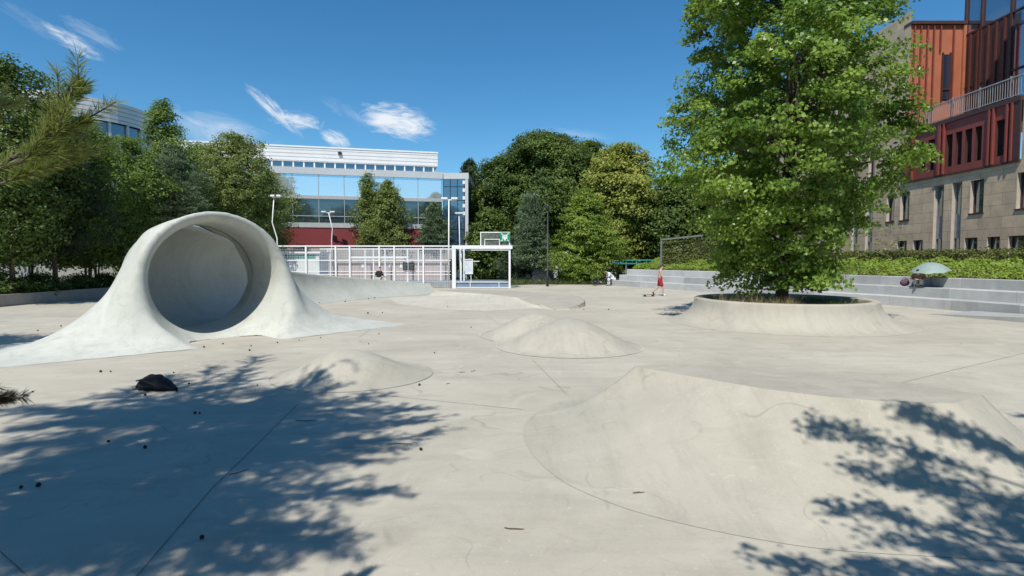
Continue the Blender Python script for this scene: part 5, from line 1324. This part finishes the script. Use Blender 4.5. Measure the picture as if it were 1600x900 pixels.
# walking man, red shorts
J = dict(pelvis=(0, 0, .93), waist=(.01, 0, 1.08), chest=(.02, 0, 1.30), neck=(.035, 0, 1.48), head=(.07, 0, 1.615),
         sh_l=(.02, .18, 1.40), sh_r=(.02, -.18, 1.40), el_l=(-.10, .24, 1.14), el_r=(.06, -.23, 1.13), wr_l=(-.08, .25, .90), wr_r=(.25, -.22, .98),
         hip_l=(0, .09, .88), hip_r=(0, -.09, .88), kn_l=(-.08, .10, .50), kn_r=(.13, -.09, .48), an_l=(-.40, .10, .20), an_r=(.17, -.09, .075), toe_l=(-.30, .11, .05), toe_r=(.33, -.1, .03))
mp_ = G(1031, 462)
kl, kr = lerp(J['hip_l'], J['kn_l'], .95), lerp(J['hip_r'], J['kn_r'], .95)
person('shirtless man in dark red shorts walking across the plaza', (mp_.x, mp_.y, 0), R(-12), J, 'skin',
       [('shorts', 'red_cloth', [[('waist', (.13, .10)), ('pelvis', (.15, .125)), ('hip_l', .125), (kl, .105)], [('pelvis', .14), ('hip_r', .125), (kr, .105)]]),
        ('shoe', 'black', [[('an_l', .048), ('toe_l', .042)]]), ('shoe', 'white_cloth', [[(lerp(J['an_r'], J['toe_r'], .1), .046), ('toe_r', .036)]])])
mb = MB(); mb.box(-.38, .38, -.1, .1, .085, .1)
for xx in (-.25, .25):
    for yy_ in (-.08, .08): mb.tube([(xx, yy_ - .018, .03), (xx, yy_ + .018, .03)], .027, k=8)
    mb.box(xx - .03, xx + .03, -.06, .06, .03, .085)
sk = mb.build('skateboard', M['black'], bevel=0); q = G(1014, 463.5); sk.location = (q.x, q.y + .05, .004); sk.rotation_euler = (0, 0, R(20)); tag(sk, 'dark skateboard lying behind the walking man', 'skateboard')

# white-clothed person hunched on the end of the steps
def sit(zs, lean=.3, fwd=.42, arm='knees'):
    h = dict(pelvis=(0, 0, zs + .11), waist=(.04 + lean * .2, 0, zs + .27), chest=(.10 + lean * .6, 0, zs + .46), neck=(.16 + lean * .95, 0, zs + .60), head=(.24 + lean * 1.15, 0, zs + .70))
    for s, y in (('l', 1), ('r', -1)):
        h['sh_' + s] = (.11 + lean * .75, .17 * y, zs + .53); h['el_' + s] = (.28 + lean * .6, .21 * y, zs + .30); h['wr_' + s] = (.44 + lean * .35, .11 * y, zs + .22)
        h['hip_' + s] = (.04, .09 * y, zs + .09); h['kn_' + s] = (fwd, .13 * y, zs + .14); h['an_' + s] = (fwd + .03, .12 * y, zs - .34 if zs > .4 else zs + .06); h['toe_' + s] = (fwd + .17, .13 * y, zs - .38 if zs > .4 else zs + .03)
    return h
J = sit(.42, lean=.42); ar = [[('pelvis', (.15, .13)), ('waist', (.155, .13)), ('chest', (.175, .13)), ('neck', .075)]] + [[('chest', .13), ('sh_' + s, .085), ('el_' + s, .062), ('wr_' + s, .042)] for s in 'lr']
lg = [[('pelvis', .14), ('hip_' + s, .105), ('kn_' + s, .078), ('an_' + s, .055)] for s in 'lr']
ps = arc[1]; 
person('person in white hoodie and trousers hunched on the end of the steps', (7.95, 44.9, 0), R(195), J, 'skin', [('hoodie', 'white_cloth', ar), ('trousers', 'white_cloth', lg), ('shoe', 'white_cloth', [[('an_l', .05), ('toe_l', .042)]]), ('shoe', 'white_cloth', [[('an_r', .05), ('toe_r', .042)]])])

# person under the parasol on the middle tier
def on_arc(px, off_):
    A = offset(arc, off_); best = min(range(len(A) - 1), key=lambda i: abs(A[i][0] / A[i][1] * F + 800 - px)); return A[best]
u = on_arc(1436, 1.08)
J = sit(.84, lean=.2, fwd=.30)
for s, y in (('l', 1), ('r', -1)):
    J['kn_' + s] = (.34, .12 * y, .84 + .42); J['an_' + s] = (.26, .11 * y, .84 + .07); J['toe_' + s] = (.40, .12 * y, .84 + .035); J['wr_' + s] = (.42, .10 * y, .84 + .36); J['el_' + s] = (.26, .26 * y, .84 + .38)
ar2 = [[('pelvis', (.17, .15)), ('waist', (.18, .15)), ('chest', (.19, .15)), ('neck', .08)]] + [[('chest', .14), ('sh_' + s, .09), ('el_' + s, .068), ('wr_' + s, .045)] for s in 'lr']
person('person in brown jacket curled up under the open umbrella on the steps', (u[0] - .12, u[1] + .05, 0), R(228), J, 'skin', [('jacket', 'brown_cloth', ar2), ('trousers', 'pale_cloth', lg and [[('pelvis', .14), ('hip_' + s, .11), ('kn_' + s, .085), ('an_' + s, .06)] for s in 'lr']), ('shoe', 'black', [[('an_l', .05), ('toe_l', .042)]]), ('shoe', 'black', [[('an_r', .05), ('toe_r', .042)]])])
um = empty('umbrella', 'open pale grey green umbrella shading the person on the steps', 'umbrella', (u[0] + .22, u[1] - .2, 1.08))
UR = .76
k = 8; rows = []
for i in range(9):
    f = i / 8; row = []
    for j in range(k * 4 + 1):
        a = 2 * math.pi * j / (k * 4); sag = 1 - .07 * f * abs(math.sin(a * k / 2)) ; row.append((UR * f * sag * math.cos(a), UR * f * sag * math.sin(a), .86 - .38 * f ** 1.9 + .03 * f * abs(math.sin(a * k / 2))))
    rows.append(row)
um.rotation_euler = (R(6), R(-8), 0)
MB().grid(rows[::-1]).build('canopy', M['umbrella'], um, smooth=True)
mb = MB()
for j in range(k): a = 2 * math.pi * j / k; mb.tube([(UR * f_ * math.cos(a), UR * f_ * math.sin(a), .845 - .38 * f_ ** 1.9) for f_ in (0, .35, .7, 1.0)], .006, k=4)
mb.build('ribs', M['darkmetal'], um); MB().tube([(0, 0, .0), (0, 0, .93)], .011, k=6).build('shaft', M['darkmetal'], um)
MB().tube([(0, 0, -.02), (0, 0, -.12), (.03, 0, -.15), (.07, 0, -.12)], .016, k=6).build('handle', M['bark'], um)
u2 = on_arc(1424, 1.1); mb = MB(); mb.ellipsoid((0, 0, .15), (.2, .16, .15), 14, 9); mb.ellipsoid((.08, .02, .26), (.11, .09, .09), 10, 7)
mb.tube([(-.12, 0, .26), (-.05, 0, .4), (.1, 0, .36)], .012, k=5); o = mb.build('cloth_bag', M['purple_cloth'], smooth=True, loc=(u2[0] - .1, u2[1], .845)); tag(o, 'dark purple cloth bag beside the person under the umbrella', 'bag')

# skater behind the ramp
sd_ = 37.3; J = dict(pelvis=(0, 0, .83), waist=(.02, 0, .95), chest=(.06, 0, 1.14), neck=(.09, 0, 1.30), head=(.13, 0, 1.42),
         sh_l=(.06, .16, 1.22), sh_r=(.06, -.16, 1.22), el_l=(.08, .26, 1.0), el_r=(.08, -.26, 1.0), wr_l=(.2, .22, .85), wr_r=(.22, -.3, .92),
         hip_l=(0, .08, .79), hip_r=(0, -.08, .79), kn_l=(.06, .11, .44), kn_r=(.06, -.11, .44), an_l=(-.02, .11, .075), an_r=(0, -.11, .075), toe_l=(.13, .13, .03), toe_r=(.15, -.13, .03))
person('person in black shirt and cap standing behind the low concrete ramp', (X_at(592, sd_), sd_, 0), R(80), J, 'skin',
       [('shirt', 'black', [[('pelvis', (.14, .11)), ('waist', (.15, .12)), ('chest', (.18, .13)), ('neck', .065)]] + [[('chest', .13), ('sh_' + s, .085), ('el_' + s, .07)] for s in 'lr']),
        ('shorts', 'pale_cloth', [[('pelvis', .15), ('hip_' + s, .115), ('kn_' + s, .09)] for s in 'lr']),
        ('cap', 'black', [[((.10, 0, 1.49), .085), ((.17, 0, 1.50), .07), ((.27, 0, 1.475), (.06, .015))]])], hair=False)

# ---------------------------------------------------------------- small things on the plaza
bg_ = G(246, 609)
mb = MB(); rngb = np.random.default_rng(4)
rows = []
nu, nv = 28, 14
for i in range(nv + 1):
    t = i / nv; row = []
    for j in range(nu + 1):
        a = 2 * math.pi * (j % nu) / nu
        x = (t - .5) * .66; 
        env = math.sin(math.pi * min(max(t, .03), .97)) ** .45
        hh = (.245 if t < .3 else .245 - .15 * ((t - .3) / .7) ** 1.2) * env; ww = (.20 - .07 * t) * env
        wv = 1 + .10 * math.sin(5 * a + 7 * t) + .07 * math.sin(9 * a - 15 * t) + .05 * math.sin(23 * t + 3 * a)
        row.append((x, ww * math.cos(a) * wv, max(0.0, hh * .5 + hh * .55 * math.sin(a) * wv)))
    rows.append(row)
mb.grid(rows); bag = empty('black_bag', 'crumpled black bag lying in the shadow in front of the tube', 'bag', (bg_.x, bg_.y, .005), R(-8))
mb.build('bag_body', M['black'], bag, smooth=True)
MB().tube([(-.25, -.14, .16), (-.1, -.21, .2), (.08, -.2, .12), (.22, -.13, .04)], .012, k=5).build('strap', M['black'], bag, smooth=True)
mb = MB().tube([(0, 0, 0), (0, 0, .015), (0, .0, .075), (.0, 0, .1)], [.03, .034, .034, .02], k=12)
cup = mb.build('pale_cup', M['pale_cloth'], smooth=True, loc=(bg_.x - .40, bg_.y + .03, .036)); cup.rotation_euler = (R(88), 0, R(40)); tag(cup, 'small pale cup lying next to the black bag', 'cup')
# pine cones
def cone_mesh():
    mb = MB(); rows = []
    for i in range(9):
        t = i / 8; r = .021 * math.sin(math.pi * min(.97, t * .9 + .08)) ** .7; row = []
        for j in range(13): a = 2 * math.pi * (j % 12) / 12; rr = r * (1 + .22 * (((i + j) % 2) * 2 - 1)); row.append((rr * math.cos(a), rr * math.sin(a), t * .052))
        rows.append(row)
    return mb.grid(rows[::-1]).mesh('pine_cone')
cm = cone_mesh(); rr_ = random.Random(8)
spots = [(680, 552), (575, 538), (655, 603), (500, 528), (468, 532), (434, 536), (403, 603), (393, 541), (390, 548), (320, 543), (347, 538), (593, 522), (598, 489), (574, 490), (700, 480), (735, 512), (912, 484), (950, 484), (318, 841), (35, 762), (56, 762), (167, 692), (227, 700), (53, 613), (305, 646), (312, 647), (60, 517), (96, 510), (157, 582), (173, 581), (226, 618), (271, 583), (294, 601), (275, 612), (660, 704),
         (505, 468), (512, 467), (533, 468), (541, 469), (548, 467), (556, 467), (567, 466), (575, 467), (540, 472), (525, 470), (500, 474), (585, 466), (446, 521), (871, 513)]
for k, (px, py) in enumerate(spots):
    if k == 0: o = link('pine_cone', cm, M['cone'], smooth=False)
    else: o = bpy.data.objects[ 'pine_cone'].copy(); COL.objects.link(o)
    q = G(px, py); s = rr_.uniform(.55, .95) * (1.5 if q.y > 20 else 1)
    z = .022
    o.location = (q.x, q.y, z * s); o.scale = (s, s, s); o.rotation_euler = (R(rr_.uniform(80, 100)), R(rr_.uniform(-10, 10)), rr_.uniform(0, 6.28))
    tag(o, 'small dark brown pine cone lying on the concrete plaza', 'pine cone', 'pine cones scattered over the plaza')
for k, (px, py, ln, a) in enumerate([(803, 827, .16, -6), (740, 580, .16, 60), (722, 582, .13, 5), (478, 658, .26, 2), (630, 694, .22, -12), (997, 776, .1, 8), (700, 600, .08, 30), (375, 738, .2, 45)]):
    q = G(px, py); r_ = random.Random(k); a = R(a)
    pts = [(t * ln * math.cos(a) + r_.uniform(-.01, .01), t * ln * math.sin(a) + r_.uniform(-.012, .012), .007 + (.01 if t == 1 else 0)) for t in (-.5, -.2, .1, .3, .5)]
    o = MB().tube(pts, [.004, .005, .005, .004, .002], k=5).build('twig', M['twig'], smooth=True, loc=(q.x, q.y, 0.03 if py == 776 else 0))
    tag(o, 'thin dry brown twig lying on the pale concrete plaza', 'twig', 'dry twigs scattered over the plaza')
